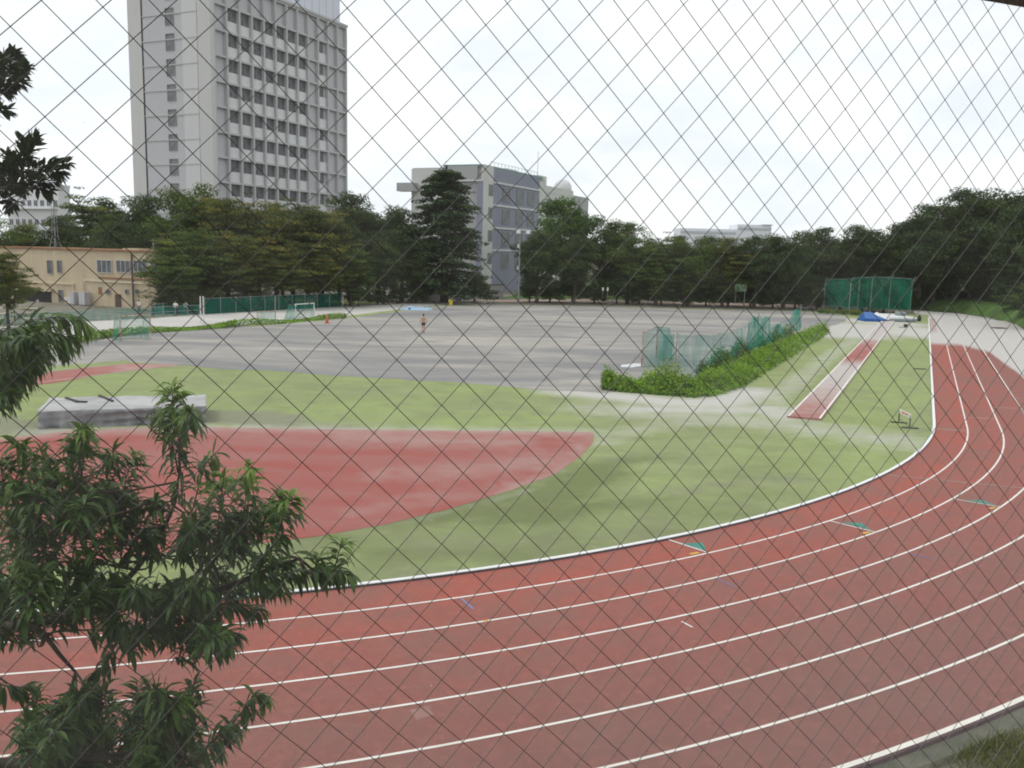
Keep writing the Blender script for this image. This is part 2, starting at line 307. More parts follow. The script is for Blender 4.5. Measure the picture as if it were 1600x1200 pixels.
class MB:
    """collects simple shapes into one mesh"""
    def __init__(s): s.v = []; s.f = []; s.m = []; s.cur = 0
    def add(s, v, f):
        b = len(s.v); s.v += [tuple(x) for x in v]; s.f += [tuple(i + b for i in q) for q in f]; s.m += [s.cur] * len(f); return s
    def box(s, x0, x1, y0, y1, z0, z1):
        v = [(x, y, z) for z in (z0, z1) for y in (y0, y1) for x in (x0, x1)]
        return s.add(v, [(0, 2, 3, 1), (4, 5, 7, 6), (0, 1, 5, 4), (2, 6, 7, 3), (0, 4, 6, 2), (1, 3, 7, 5)])
    def bbox(s, x0, x1, y0, y1, z0, z1, b=0.02):
        """box with chamfered edges"""
        bm = bmesh.new(); bmesh.ops.create_cube(bm, size=1)
        for v in bm.verts: v.co = Vector(((x0 + x1) / 2 + v.co.x * (x1 - x0), (y0 + y1) / 2 + v.co.y * (y1 - y0), (z0 + z1) / 2 + v.co.z * (z1 - z0)))
        bmesh.ops.bevel(bm, geom=bm.edges[:], offset=b, segments=2, affect='EDGES', profile=0.6)
        bm.verts.index_update(); s.add([v.co[:] for v in bm.verts], [[v.index for v in f.verts] for f in bm.faces]); bm.free(); return s
    def tube(s, pts, r, n=8, cap=True):
        pts = [Vector(p) for p in pts]; rs = r if isinstance(r, (list, tuple)) else [r] * len(pts)
        rings = []; prev = None
        for i, p in enumerate(pts):
            t = (pts[min(i + 1, len(pts) - 1)] - pts[max(i - 1, 0)]).normalized()
            if prev is None:
                a = t.orthogonal().normalized()
            else:
                a = (prev - t * prev.dot(t)); a = a.normalized() if a.length > 1e-6 else t.orthogonal().normalized()
            prev = a; b = t.cross(a)
            rings.append([p + (a * math.cos(2 * math.pi * k / n) + b * math.sin(2 * math.pi * k / n)) * rs[i] for k in range(n)])
        v = [q for rg in rings for q in rg]; f = []
        for i in range(len(pts) - 1):
            for k in range(n):
                f.append((i * n + k, i * n + (k + 1) % n, (i + 1) * n + (k + 1) % n, (i + 1) * n + k))
        if cap:
            f.append(tuple(range(n - 1, -1, -1))); f.append(tuple((len(pts) - 1) * n + k for k in range(n)))
        return s.add(v, f)
    def lathe(s, prof, n=16, c=(0, 0)):
        v = []; f = []
        for r, z in prof:
            for k in range(n): v.append((c[0] + r * math.cos(2 * math.pi * k / n), c[1] + r * math.sin(2 * math.pi * k / n), z))
        for i in range(len(prof) - 1):
            for k in range(n): f.append((i * n + k, i * n + (k + 1) % n, (i + 1) * n + (k + 1) % n, (i + 1) * n + k))
        f.append(tuple(range(n - 1, -1, -1))); f.append(tuple((len(prof) - 1) * n + k for k in range(n)))
        return s.add(v, f)
    def build(s, name, mat, parent=None, smooth=False):
        if isinstance(mat, (list, tuple)): return obj(name, s.v, s.f, None, parent, smooth, list(mat), s.m)
        return obj(name, s.v, s.f, mat, parent, smooth)
def share(o, parent, loc=None, rz=None, name=None):
    c = o.copy(); link(c); c.parent = parent
    if loc is not None: c.location = loc
    if rz is not None: c.rotation_euler = (0, 0, rz)
    return c

def seg_dist(P, pl):
    """distance of each point (n,2) from a polyline"""
    best = np.full(len(P), 1e9)
    for a, b in zip(pl[:-1], pl[1:]):
        a = np.array(a[:2]); b = np.array(b[:2]); d = b - a
        t = np.clip(((P - a) @ d) / (d @ d + 1e-9), 0, 1)
        best = np.minimum(best, np.hypot(*(P - a - t[:, None] * d).T))
    return best
def gpl(px, z=0.0): return [gp(x, y, z) for x, y in px]
def fall(d, r0, r1): return np.clip((r1 - d) / (r1 - r0), 0, 1)

def jitter_poly(pts, step, amp, keep=()):
    """subdivide an outline and make it ragged"""
    out = []
    for i, a in enumerate(pts):
        b = pts[(i + 1) % len(pts)]; n = max(1, int((b - a).length / step))
        for k in range(n):
            p = a.lerp(b, k / n)
            if i not in keep: p = p + Vector((random.gauss(0, amp), random.gauss(0, amp), 0))
            out.append(p)
    return out
def cdt(pts, z):
    n = len(pts); vv, _, ff, *_ = delaunay_2d_cdt([Vector((p.x, p.y)) for p in pts], [(i, (i + 1) % n) for i in range(n)], [], 2, 1e-6)
    bm = bmesh.new(); vs = [bm.verts.new((v.x, v.y, z)) for v in vv]
    for f in ff: bm.faces.new([vs[i] for i in f])
    return bm
def sheet(name, pts, z, mat, grid=None):
    """flat ground sheet from an outline"""
    bm = cdt(pts, z)
    bm.normal_update()
    for f in bm.faces:
        if f.normal.z < 0: f.normal_flip()
    me = bpy.data.meshes.new(name); bm.to_mesh(me); bm.free(); me.materials.append(M[mat])
    return struct(link(bpy.data.objects.new(name, me)))

# ================================================================= GROUND
def ground():
    n = 48; rs = [0, 20, 60, 120, 250, 600, 1500, 4000]; v = [(0, 40, -0.03)]; f = []
    for r in rs[1:]:
        for k in range(n): v.append((r * math.cos(2 * math.pi * k / n), 40 + r * math.sin(2 * math.pi * k / n), -0.03))
    for k in range(n): f.append((0, 1 + k, 1 + (k + 1) % n))
    for i in range(len(rs) - 2):
        for k in range(n): f.append((1 + i * n + k, 1 + (i + 1) * n + k, 1 + (i + 1) * n + (k + 1) % n, 1 + i * n + (k + 1) % n))
    struct(obj('ground', v, f, 'ground'))
ground()

def turf():
    ys = np.arange(TC[1] - TR + 0.02, 111.3, 0.55); nx = 110; V = []; Fc = []
    tl = TC - TR * RT; trt = TC + TR * RT
    for Y in ys:
        h = math.sqrt(max(TR ** 2 - (Y - TC[1]) ** 2, 0)) if abs(Y - TC[1]) < TR else 0
        xr = TC[0] + h if Y < trt[1] else trt[0] + (Y - trt[1]) * math.tan(PHI)
        xl = TC[0] - h if Y < tl[1] else -52.0
        xl = max(xl, -54.0) if Y < 58 else max(xl, -0.30 * Y)
        for k in range(nx): V.append((xl + (xr - xl) * k / (nx - 1), Y, 0.0))
    for i in range(len(ys) - 1):
        for k in range(nx - 1):
            a = i * nx + k; Fc.append((a, a + 1, a + nx + 1, a + nx))
    o = struct(obj('turf', V, Fc, 'turf'))
    P = np.array(V)[:, :2]
    sand = np.zeros(len(P)); grey = np.zeros(len(P)); dark = np.zeros(len(P))
    for px, r0, r1, k in [([(890, 612), (960, 618), (1050, 629), (1120, 630), (1175, 612)], 0.2, 2.6, 0.95),
                          ([(1000, 640), (1110, 640), (1215, 640), (1228, 652)], 0.2, 2.2, 0.8),
                          ([(1190, 640), (1290, 560), (1345, 525)], 0.4, 1.3, 0.45),
                          ([(1300, 520), (1350, 511), (1400, 514), (1452, 522)], 2.0, 9.0, 1.0),
                          ([(1320, 500), (1375, 503), (1400, 506)], 2.0, 6.0, 0.8),
                          ([(940, 640), (1080, 650), (1220, 662), (1420, 692)], 0.5, 3.4, 0.5), ([(930, 690), (1000, 670), (1100, 660)], 0.3, 1.8, 0.4),
                          ([(60, 674), (330, 668), (600, 671), (925, 674)], 0.0, 1.6, 0.5),
                          ([(940, 690), (925, 720), (800, 775), (600, 826)], 0.0, 0.6, 0.3),
                          ([(760, 471), (1100, 477), (1290, 484)], 0.3, 2.2, 0.5)]:
        sand = np.maximum(sand, k * fall(seg_dist(P, gpl(px)), r0, r1))
    for px, r0, r1, k in [([(-20, 660), (20, 668), (60, 672)], 0.6, 2.0, 1.0), ([(325, 652), (380, 650), (430, 657)], 0.8, 2.2, 1.0), ([(440, 660), (560, 668)], 0.0, 0.8, 0.7),
                          ([(100, 676), (300, 668)], 0.2, 1.0, 0.6), ([(640, 640), (820, 640), (940, 655)], 0.4, 2.0, 0.4), ([(950, 715), (1080, 720)], 0.2, 1.8, 0.5), ([(1010, 770), (1130, 760), (1250, 750)], 0.2, 1.5, 0.5),
                          ([(640, 850), (760, 830), (860, 850)], 0.1, 1.0, 0.45), ([(1380, 690), (1440, 670), (1450, 630)], 0.1, 1.2, 0.5), ([(1180, 690), (1300, 670), (1420, 668)], 0.1, 0.8, 0.4)]:
        grey = np.maximum(grey, k * fall(seg_dist(P, gpl(px)), r0, r1))
    for px, r0, r1, k in [([(640, 815), (740, 795), (800, 775)], 0.2, 1.3, .95), ([(810, 805), (880, 770), (930, 740)], 0.4, 1.9, 1.0), ([(850, 810), (940, 790)], 0.2, 1.3, 0.9),
                          ([(930, 735), (1010, 715), (1080, 722)], 0.1, 1.0, 0.7), ([(960, 800), (1050, 775)], 0.1, 0.7, 0.5), ([(1090, 740), (1200, 730)], 0.1, 1.0, 0.45), ([(1100, 790), (1180, 780), (1260, 760)], 0.1, 0.8, 0.4),
                          ([(940, 680), (1060, 690), (1200, 700)], 0.1, 0.9, 0.4)]:
        dark = np.maximum(dark, k * fall(seg_dist(P, gpl(px)), r0, r1))
    near = np.clip((31 - P[:, 1]) / 10, 0, 1) * np.clip((P[:, 0] + 12) / 6, 0, 1)
    dark = np.maximum(dark, .46 * near); grey = np.maximum(grey, .42 * near)
    setattr_col(o, 'mask', np.stack([sand, grey, dark], 1))
turf()

def track_path(d, sa, sb, step=1.0):
    """points on the line at distance d from the kerb: left straight, bend, right straight"""
    r = TR + d; pts = []
    tl = TC - r * RT
    for s in np.arange(sa, 0, 2.0): pts.append(tl + (-s) * U)
    n = int(math.pi * r / step)
    for k in range(n + 1):
        a = math.pi * k / n
        pts.append(TC + r * (-math.cos(a) * RT - math.sin(a) * U))
    trr = TC + r * RT
    for s in np.arange(step, sb, step * 1.2): pts.append(trr + s * U)
    return np.array(pts)
SB = 76.0
sand_edge = [gp(x, y) for x, y in ((1457, 537), (1500, 539), (1545, 550), (1575, 573), (1603, 592))]
se = sorted((tdist(p)[0], tdist(p)[1]) for p in sand_edge)
def sand_amount(P):
    r = P - TC; a = r @ U; l = np.abs(r @ RT) - TR; right = (r @ RT) > 0
    thr = np.interp(l, [x[0] for x in se], [x[1] for x in se])
    s = np.clip((a - thr) / 5.0 + 0.5, 0, 1)
    inner = np.clip((1.1 - l) / 0.6, 0, 1) * np.clip((a - thr - 9) / 5, 0, 1) * 0.45     # lane one blown half clean further up
    return np.where(right & (a > 0), s - inner, 0)
def ring(name, d0, d1, nd, mat, lift, z_extra=0.0):
    ds = np.linspace(d0, d1, nd); cols_ = []
    base = track_path(0, -8, SB, 0.9)
    r = base - TC; a = r @ U; l = r @ RT
    nrm = np.where((a > 0)[:, None], np.sign(l)[:, None] * RT, r / np.hypot(*r.T)[:, None])
    V = []; Fc = []
    for i in range(len(base)):
        for d in ds:
            q = base[i] + nrm[i] * d; V.append((q[0], q[1], 0.01 * max(d, 0) + lift))
    for i in range(len(base) - 1):
        for k in range(nd - 1):
            x = i * nd + k; Fc.append((x, x + 1, x + nd + 1, x + nd))
    o = obj(name, V, Fc, mat)
    P = np.array(V)[:, :2]; dd = np.tile(ds, len(base))
    setattr_col(o, 'mask', np.stack([sand_amount(P), np.clip((dd - 1.0) / 6.0, 0, 1) ** 0.8, 1 - np.abs(((dd / 1.22) % 1) - .3) / .7], 1))
    return o
struct(ring('running_track', 0.02, 8.56, 50, 'track', 0.004))
lines = None
for k in range(1, 8):
    o = ring('lane_line', 1.22 * k - 0.055 - (0.02 if k == 7 else 0), 1.22 * k + (0.015 if k == 7 else 0), 2, 'line', 0.009)
    struct(o)
# raised aluminium kerb along the inside of lane one
def kerb():
    base = track_path(0, -8, SB, 0.9); r = base - TC; a = r @ U; l = r @ RT
    nrm = np.where((a > 0)[:, None], np.sign(l)[:, None] * RT, r / np.hypot(*r.T)[:, None])
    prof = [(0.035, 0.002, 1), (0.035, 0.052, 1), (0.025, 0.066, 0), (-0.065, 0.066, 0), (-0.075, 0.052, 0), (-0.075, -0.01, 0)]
    V = []; Fc = []; fm = []
    for i in range(len(base)):
        for d, z, m in prof: q = base[i] + nrm[i] * d; V.append((q[0], q[1], z))
    n = len(prof)
    for i in range(len(base) - 1):
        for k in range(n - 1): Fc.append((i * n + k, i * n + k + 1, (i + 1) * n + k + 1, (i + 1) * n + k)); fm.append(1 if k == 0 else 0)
    struct(obj('kerb', V, Fc, None, mats=['kerb_white', 'kerb_shade'], fm=fm))
    # outer edge: drop face, gutter, verge
    V = []; Fc = []; fm = []
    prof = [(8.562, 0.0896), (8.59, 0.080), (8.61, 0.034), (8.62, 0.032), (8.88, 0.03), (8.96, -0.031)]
    for i in range(len(base)):
        for d, z in prof: q = base[i] + nrm[i] * d; V.append((q[0], q[1], z))
    n = len(prof)
    for i in range(len(base) - 1):
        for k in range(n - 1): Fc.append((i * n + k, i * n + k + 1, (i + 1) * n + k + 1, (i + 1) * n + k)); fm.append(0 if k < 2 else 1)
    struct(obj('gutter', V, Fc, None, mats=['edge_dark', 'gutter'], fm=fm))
kerb()

# painted marks on the track
def strip(a, b, w, name, mat, dz=0.013):
    pa, pb = tp(*a, dz), tp(*b, dz); d = (pb - pa); n = Vector((-d.y, d.x, 0)).normalized() * w / 2
    struct(obj(name, [pa - n, pb - n, pb + n, pa + n], [(0, 1, 2, 3)], mat))
def poly(px, name, mat, dz=0.013): struct(obj(name, [tp(x, y, dz) for x, y in px], [tuple(range(len(px)))], mat))
for A, B, gr, ye in [((1045, 844), (1103, 863), [(1066, 849.5), (1098, 848.5), (1104, 862), (1101, 860.6)], ((1078, 866.5), (1092, 864))),
                     ((1297, 814.5), (1366, 831.5), [(1315, 816.5), (1347, 818), (1362, 829.5), (1356, 827.5)], ((1346, 834.5), (1359, 832))),
                     ((1489, 780), (1563, 792.5), [(1508, 781.5), (1535, 782), (1558, 790.5), (1552, 789.5)], ((1546, 795.5), (1557, 793)))]:
    strip(A, B, 0.05, 'track_mark', 'line'); poly(gr[::-1], 'track_mark', 'green_mark', 0.011); strip(*ye, 0.10, 'track_mark', 'yellow_mark')
for a, b, w, m in [((721, 936), (740, 953), 0.05, 'blue_mark'), ((1120, 906), (1151, 919), 0.035, 'blue_mark'), ((1422, 866), (1458, 875), 0.04, 'blue_mark'), ((1065, 972), (1082, 981), 0.04, 'line'),
                   ((1380, 742), (1600, 763.5), 0.045, 'faint_mark'), ((1459, 670), (1511, 674), 0.08, 'faint_mark'), ((1509, 652.5), (1554, 655), 0.08, 'faint_mark'), ((1550, 637), (1592, 638.5), 0.08, 'faint_mark'),
                   ((1582, 622.5), (1600, 623), 0.08, 'faint_mark'), ((755, 971), (763, 970), 0.05, 'yellow_mark')]:
    strip(a, b, w, 'track_mark', m)
poly([(640, 1110), (668, 1103), (678, 1117), (651, 1126)][::-1], 'track_mark', 'patch', 0.007)

# dirt pitch, apron, runways, sand strips
dirt_px = [(-150, 585), (60, 574), (147, 567), (196, 563.5), (209, 566), (287, 570.5), (349, 577), (410, 578.5), (520, 586.5), (560, 588.5), (709, 597.5), (835, 608.5), (940, 614), (1060, 606), (1110, 590), (1160, 566), (1230, 538), (1300, 510), (1325, 500), (1318, 493), (1260, 488), (1212, 486), (1100, 484), (900, 478.5), (760, 475.5), (690, 477), (620, 487), (540, 497.5), (430, 507.5), (340, 514), (242, 520.5), (190, 526), (150, 532), (60, 546), (-150, 566)]
sheet('dirt_pitch', jitter_poly(gpl(dirt_px), 0.7, 0.10), 0.006, 'dirt')
sheet('sand_strip', jitter_poly(gpl([(-150, 560), (60, 540), (150, 528), (190, 522), (242, 516.5), (340, 510), (430, 503.5), (540, 494), (620, 484), (690, 475.5), (760, 474), (760, 469.2), (670, 469.6), (600, 473), (534, 478.6), (370, 487), (312, 491.5), (235, 497.5), (130, 502.5), (-150, 520)]), 1.2, 0.06), 0.004, 'strip')
sheet('far_track_strip', jitter_poly(gpl([(600, 474), (670, 470.2), (760, 469.4), (900, 467.4), (1100, 472.4), (1300, 477), (1425, 483.5), (1425, 486.5), (1300, 480.5), (1100, 475.8), (900, 471), (760, 472), (670, 473), (600, 476)]), 2.0, 0.03), 0.009, 'far_track')
sheet('sand_flat', jitter_poly(gpl([(1425, 484), (1500, 490), (1550, 498), (1590, 512), (1640, 540), (1760, 620), (1700, 640), (1460, 505), (1440, 500)]), 1.2, 0.08), -0.012, 'sand')
ap_px = [(-120, 705), (0, 686), (110, 673), (200, 669), (330, 667.5), (600, 671.5), (925, 675), (930, 679), (926, 692), (905, 715), (870, 740), (800, 766), (700, 796), (600, 820), (500, 838), (400, 850), (300, 860), (200, 871), (100, 884), (0, 897), (-120, 915)]
def filled(name, pts, z, mat, cell, edge_fn):
    """sheet with inner vertices so a wear mask can vary across it"""
    bm = cdt(pts, z)
    xs = [p.x for p in pts]; ys = [p.y for p in pts]
    for ax, lo, hi in ((0, min(xs), max(xs)), (1, min(ys), max(ys))):
        c = lo + cell
        while c < hi:
            co = Vector((c, 0, 0)) if ax == 0 else Vector((0, c, 0)); no = Vector((1, 0, 0)) if ax == 0 else Vector((0, 1, 0))
            bmesh.ops.bisect_plane(bm, geom=bm.verts[:] + bm.edges[:] + bm.faces[:], plane_co=co, plane_no=no, dist=1e-5); c += cell
    bm.normal_update()
    for f in bm.faces:
        if f.normal.z < 0: f.normal_flip()
    me = bpy.data.meshes.new(name); bm.to_mesh(me); bm.free(); me.materials.append(M[mat])
    o = struct(link(bpy.data.objects.new(name, me)))
    P = np.array([v.co[:2] for v in me.vertices]); s = edge_fn(P)
    setattr_col(o, 'mask', np.stack([s, s * 0, s * 0], 1)); return o
def ap_edge(P):
    s = 1.0 * fall(seg_dist(P, gpl([(0, 683), (100, 674), (330, 667.5), (600, 671), (925, 675)])), 0.0, 1.5)
    s = np.maximum(s, 0.62 * fall(seg_dist(P, gpl([(560, 683), (700, 690), (800, 690)])), 0.3, 1.6))
    s = np.maximum(s, 0.5 * fall(seg_dist(P, gpl([(600, 740), (760, 735), (850, 715)])), 0.2, 1.5))
    s = np.maximum(s, 0.8 * fall(seg_dist(P, gpl([(925, 680), (870, 738), (780, 772)])), 0.0, 0.5))
    s = np.maximum(s, 0.4 * fall(seg_dist(P, gpl([(560, 800), (700, 770)])), 0.2, 1.0))
    return s
filled('apron', jitter_poly(gpl(ap_px), 0.8, 0.012), 0.006, 'apron', 0.9, ap_edge)
# far left long-jump runway, tapering into the dirt
lr = gpl([(-60, 613), (82, 599), (157, 585.5), (238, 575), (287, 571), (262, 569), (196, 568.5), (86, 580.5), (-60, 592)])
filled('runway', jitter_poly(lr, 0.8, 0.03), 0.0085, 'runway', 1.5, lambda P: 0.5 * fall(seg_dist(P, gpl([(215, 574), (287, 571)])), 0.5, 3))
for a, b in [((-60, 613), (238, 575)), ((-60, 592), (196, 568.5))]:
    pa, pb = gp(*a, 0.0125), gp(*b, 0.0125); d = pb - pa; n = Vector((-d.y, d.x, 0)).normalized() * 0.06
    struct(obj('runway_line', [pa - n, pb - n, pb + n, pa + n], [(0, 1, 2, 3)], 'faint_mark'))
# pole-vault runway: a slab raised a hand's breadth
def vault_runway():
    z = 0.09
    a, b, c, d = gp(1230, 649.5, z), gp(1283, 654, z), gp(1399, 500.5, z), gp(1378, 500, z)
    n = 60; V = []; Fc = []; sa = []
    for i in range(n + 1):
        t = i / n; l = a.lerp(d, t); r = b.lerp(c, t)
        y = l.y
        s = np.interp(t, [0, .04, .10, .22, .28, .33, .36, .5, .58, .62, 1], [.3, .4, .75, 1.2, 1.2, .7, .1, .2, .6, 1.3, 1.35])
        for k, w in enumerate((0, 0, .06, .08, .5, .92, .94, 1, 1)):
            p = l.lerp(r, w); zz = z if 0 < k < 8 else -0.02
            V.append((p.x, p.y, zz)); sa.append(s)
    for i in range(n):
        for k in range(8): x = i * 9 + k; Fc.append((x, x + 1, x + 10, x + 9))
    Fc.append((0, 8, 7, 6, 5, 4, 3, 2, 1))
    o = struct(obj('runway', V, Fc, 'runway')); sa = np.array(sa); setattr_col(o, 'mask', np.stack([sa, sa * 0, sa * 0], 1))
    for p, q in ((a, d), (b, c)):
        w = Vector((RT[0], RT[1], 0)) * (0.055 if p is a else -0.055); up = Vector((0, 0, 0.004))
        q2 = p.lerp(q, 0.97)
        o = struct(obj('runway_line', [p + w * .3 + up, p + w * 1.8 + up, q2 + w * 1.8 + up, q2 + w * .3 + up], [(0, 1, 2, 3)] if p is a else [(3, 2, 1, 0)], 'line'))
        setattr_col(o, 'mask', np.array([[0.1, 0, 0], [0.1, 0, 0], [.6, 0, 0], [.6, 0, 0]]))
vault_runway()
# white spill by the right goal
sheet('lime_spill', jitter_poly(gpl([(968, 571.5), (985, 568.5), (1003, 568), (1005, 572), (990, 574), (974, 574)]), 0.25, 0.05), 0.010, 'white_mat')

# ================================================================= grassy bank and low wall behind the far side
def bank():
    base = gpl([(780, 466), (900, 466), (1100, 471.5), (1300, 476), (1425, 483), (1500, 489), (1550, 496), (1590, 510), (1640, 536), (1760, 600)])
    n = len(base); V = []; Fc = []
    prof = [(0, -0.03), (1.0, 0.55), (2.5, 1.25), (5, 1.6), (14, 1.8), (60, 1.9)]
    # finer along
    pts = []
    for a, b in zip(base[:-1], base[1:]):
        k = max(2, int((b - a).length / 0.8))
        pts += [a.lerp(b, i / k) for i in range(k)]
    pts.append(base[-1])
    for i, p in enumerate(pts):
        q_ = min(1, max(0, (i / len(pts) - .45) / .25)); away = Vector((0.2 + .8 * q_, 1 - .8 * q_, 0)).normalized()
        ramp = min(1, i / 14)
        for j, (d, z) in enumerate(prof):
            q = p + away * (d + random.uniform(-.15, .15)); V.append((q.x, q.y, z * (ramp if z > 0 else 1) + (random.uniform(-.08, .08) if 0 < j < 5 else 0)))
    m = len(prof)
    for i in range(len(pts) - 1):
        for k in range(m - 1): Fc.append((i * m + k, (i + 1) * m + k, (i + 1) * m + k + 1, i * m + k + 1))
    struct(obj('grass_bank', V, Fc, 'bank', smooth=True))
bank()

# ================================================================= FOLIAGE
def quads_mesh(name, C, A, B, tint, mat, parent=None):
    """leaf faces: centres C, half axes A and B, per-leaf tint"""
    n = len(C)
    V = np.empty((n, 4, 3)); V[:, 0] = C - A; V[:, 1] = C + B * 0.9 - A * 0.1; V[:, 2] = C + A; V[:, 3] = C - B * 0.9 + A * 0.15
    me = bpy.data.meshes.new(name); me.vertices.add(n * 4); me.vertices.foreach_set('co', V.ravel())
    me.loops.add(n * 4); me.loops.foreach_set('vertex_index', np.arange(n * 4, dtype=np.int32))
    me.polygons.add(n); me.polygons.foreach_set('loop_start', np.arange(0, n * 4, 4, dtype=np.int32)); me.polygons.foreach_set('loop_total', np.full(n, 4, dtype=np.int32))
    me.materials.append(M[mat]); me.update(calc_edges=True); me.validate()
    o = link(bpy.data.objects.new(name, me)); setattr_col(o, 'tint', np.repeat(tint, 4, 0))
    if parent: o.parent = parent
    return o
def unit(v): return v / (np.linalg.norm(v, axis=1, keepdims=True) + 1e-9)
def leaves_in(centers, radii, n, size, flat, g, up=0.5):
    """n leaf faces scattered in ellipsoidal clumps; returns arrays"""
    w = np.prod(radii, 1) ** (2 / 3); idx = g.choice(len(centers), n, p=w / w.sum())
    d = unit(g.normal(size=(n, 3))); rr = g.uniform(0.35, 1.0, n) ** 0.6
    C = centers[idx] + d * radii[idx] * rr[:, None]
    nrm = unit(d / radii[idx] * radii[idx].mean(1)[:, None] * 0.7 + np.array([0, 0, up]) + g.normal(size=(n, 3)) * 0.55)
    t = unit(np.cross(nrm, g.normal(size=(n, 3)))); b = np.cross(nrm, t)
    s = size * g.uniform(0.55, 1.25, n)[:, None]
    return C, t * s, b * s * g.uniform(0.45, 0.9, n)[:, None], idx
def make_tree(kind, seed):
    """unit-ish tree, 10 m tall; returns (trunk object, crown object) parented to an empty"""
    g = np.random.default_rng(seed); root = empty('tree', (0, 0, 0)); tr = MB()
    cent = []; rad = []; hh = 10.0
    if kind == 'conifer':
        n = 170
        for i in range(n):
            z = 0.8 + 8.8 * (i / n) ** 1.1; r = (1 - (z - .3) / 9.9) ** 0.52 * 3.5 * g.uniform(0.6, 1.1); a = g.uniform(0, 2 * math.pi)
            for q in (0.45, 0.75, 1.0):
                cent.append((math.cos(a) * r * q, math.sin(a) * r * q, z - 0.35 * q * q * r / 3)); rad.append((0.75 * (1.2 - q * .4), 0.75 * (1.2 - q * .4), 0.17))
        cent.append((0, 0, 9.7)); rad.append((.15, .15, .5))
        tr.tube([(0, 0, -0.1), (0, 0, 5), (0, 0, 9.9)], [.32, .2, .03], 8)
        nl, sz, flat, up, mat = 42000, 0.115, 0, 0.8, 'leaf_conifer'
    else:
        wide = {'round': 3.6, 'layer': 4.3, 'tall': 2.9, 'shrub': 4.5}[kind]
        zc, zr = {'round': (5.2, 4.7), 'layer': (5.0, 4.8), 'tall': (5.6, 4.4), 'shrub': (4.6, 5.2)}[kind]
        nlump = {'round': 20, 'layer': 22, 'tall': 14, 'shrub': 13}[kind]
        lumps = []
        for i in range(nlump):
            d = g.normal(size=3); d /= np.linalg.norm(d); 
            if d[2] < -0.8: d[2] *= -0.6
            q = g.uniform(0.5, 0.86); lumps.append(np.array([0, 0, zc]) + d * np.array([wide, wide, zr]) * q)
        lumps = np.array(lumps)
        tr.tube([(0, 0, -0.15), (.06, .04, 1.6), (.1, -.05, 3.6)], [.30, .23, .18], 8)
        for l in lumps:
            m = Vector((0.1, -.05, g.uniform(2.2, 3.8))); e = Vector(l); k = m.lerp(e, 0.5) + Vector((g.normal() * .2, g.normal() * .2, -.3))
            tr.tube([m, k, e], [.11, .07, .02], 5, False)
        for l in lumps:
            R0 = g.uniform(1.2, 2.0) * wide / 3.8
            for j in range(g.integers(9, 15)):
                d = unit(g.normal(size=(1, 3)))[0]; p = l + d * R0 * np.array([1, 1, .75]) * g.uniform(.5, 1.0)
                r = g.uniform(.5, 1.0)
                cent.append(p); rad.append((r * 1.25, r * 1.25, r * (.28 if kind == 'layer' else .55)))
        for j in range(40):
            d = unit(g.normal(size=(1, 3)))[0]; cent.append(np.array([0, 0, zc]) + d * np.array([wide, wide, zr]) * g.uniform(.2, .65)); rad.append((.8, .8, .5))
        nl, sz, up, mat = {'round': (34000, .108, .5, 'leaf_dark'), 'layer': (36000, .105, .9, 'leaf_olive'), 'tall': (26000, .105, .4, 'leaf_bright'), 'shrub': (16000, .155, .4, 'leaf_dark')}[kind]
    cent = np.array(cent, float); rad = np.array(rad, float); cent[:, 2] = np.maximum(cent[:, 2], 0.35)
    C, A, B, idx = leaves_in(cent, rad, nl, sz, 0, g, up)
    C[:, 2] = np.maximum(C[:, 2], 0.05)
    ct = g.uniform(0, 1, len(cent)); acc = np.clip(g.normal(0.0, 0.35, len(cent)), 0, 1)
    if kind == 'layer': acc = np.clip(g.normal(.03, .5, len(cent)), 0, 1) * np.clip((cent[:, 2] - 2.5) / 5, 0, 1) ** .6
    tint = np.stack([np.clip(ct[idx] * .75 + g.uniform(0, .35, nl), 0, 1), np.clip(acc[idx] + g.normal(0, .12, nl), 0, 1) * .8, np.zeros(nl)], 1)
    t = tr.build('trunk', 'bark', root); c = quads_mesh('crown', C, A, B, tint, mat, root)
    return root, t, c
PROTO = {}
for kind, seeds in (('round', (1, 2, 3)), ('layer', (4, 5, 6)), ('tall', (8,)), ('conifer', (9,)), ('shrub', (11, 12))):
    PROTO[kind] = [make_tree(kind, s) for s in seeds]
used = set()
def tree(name, px, top, depth, kind, label, mat=None, wide=1.0, group=None, cat='tree', var=None, z0=0.0):
    ps = PROTO[kind]; i = (var if var is not None else random.randrange(len(ps))) % len(ps); r, t, c = ps[i]
    tipp = at(px, top, depth); h = (tipp.z - z0) / 9.75
    if (kind, i) in used:
        r2 = r.copy(); link(r2); t2 = t.copy(); link(t2); t2.parent = r2; c2 = c.copy(); link(c2); c2.parent = r2; r = r2
    else:
        used.add((kind, i)); c2 = c
    r.name = name; r.location = (tipp.x, tipp.y, z0); w = h * wide * random.uniform(.95, 1.08)
    r.scale = (w, w, h); r.rotation_euler = (0, 0, random.uniform(0, 6.28))
    if mat:
        c2.material_slots[0].link = 'OBJECT'; c2.material_slots[0].material = M[mat]
    return tag(r, label, cat, group)

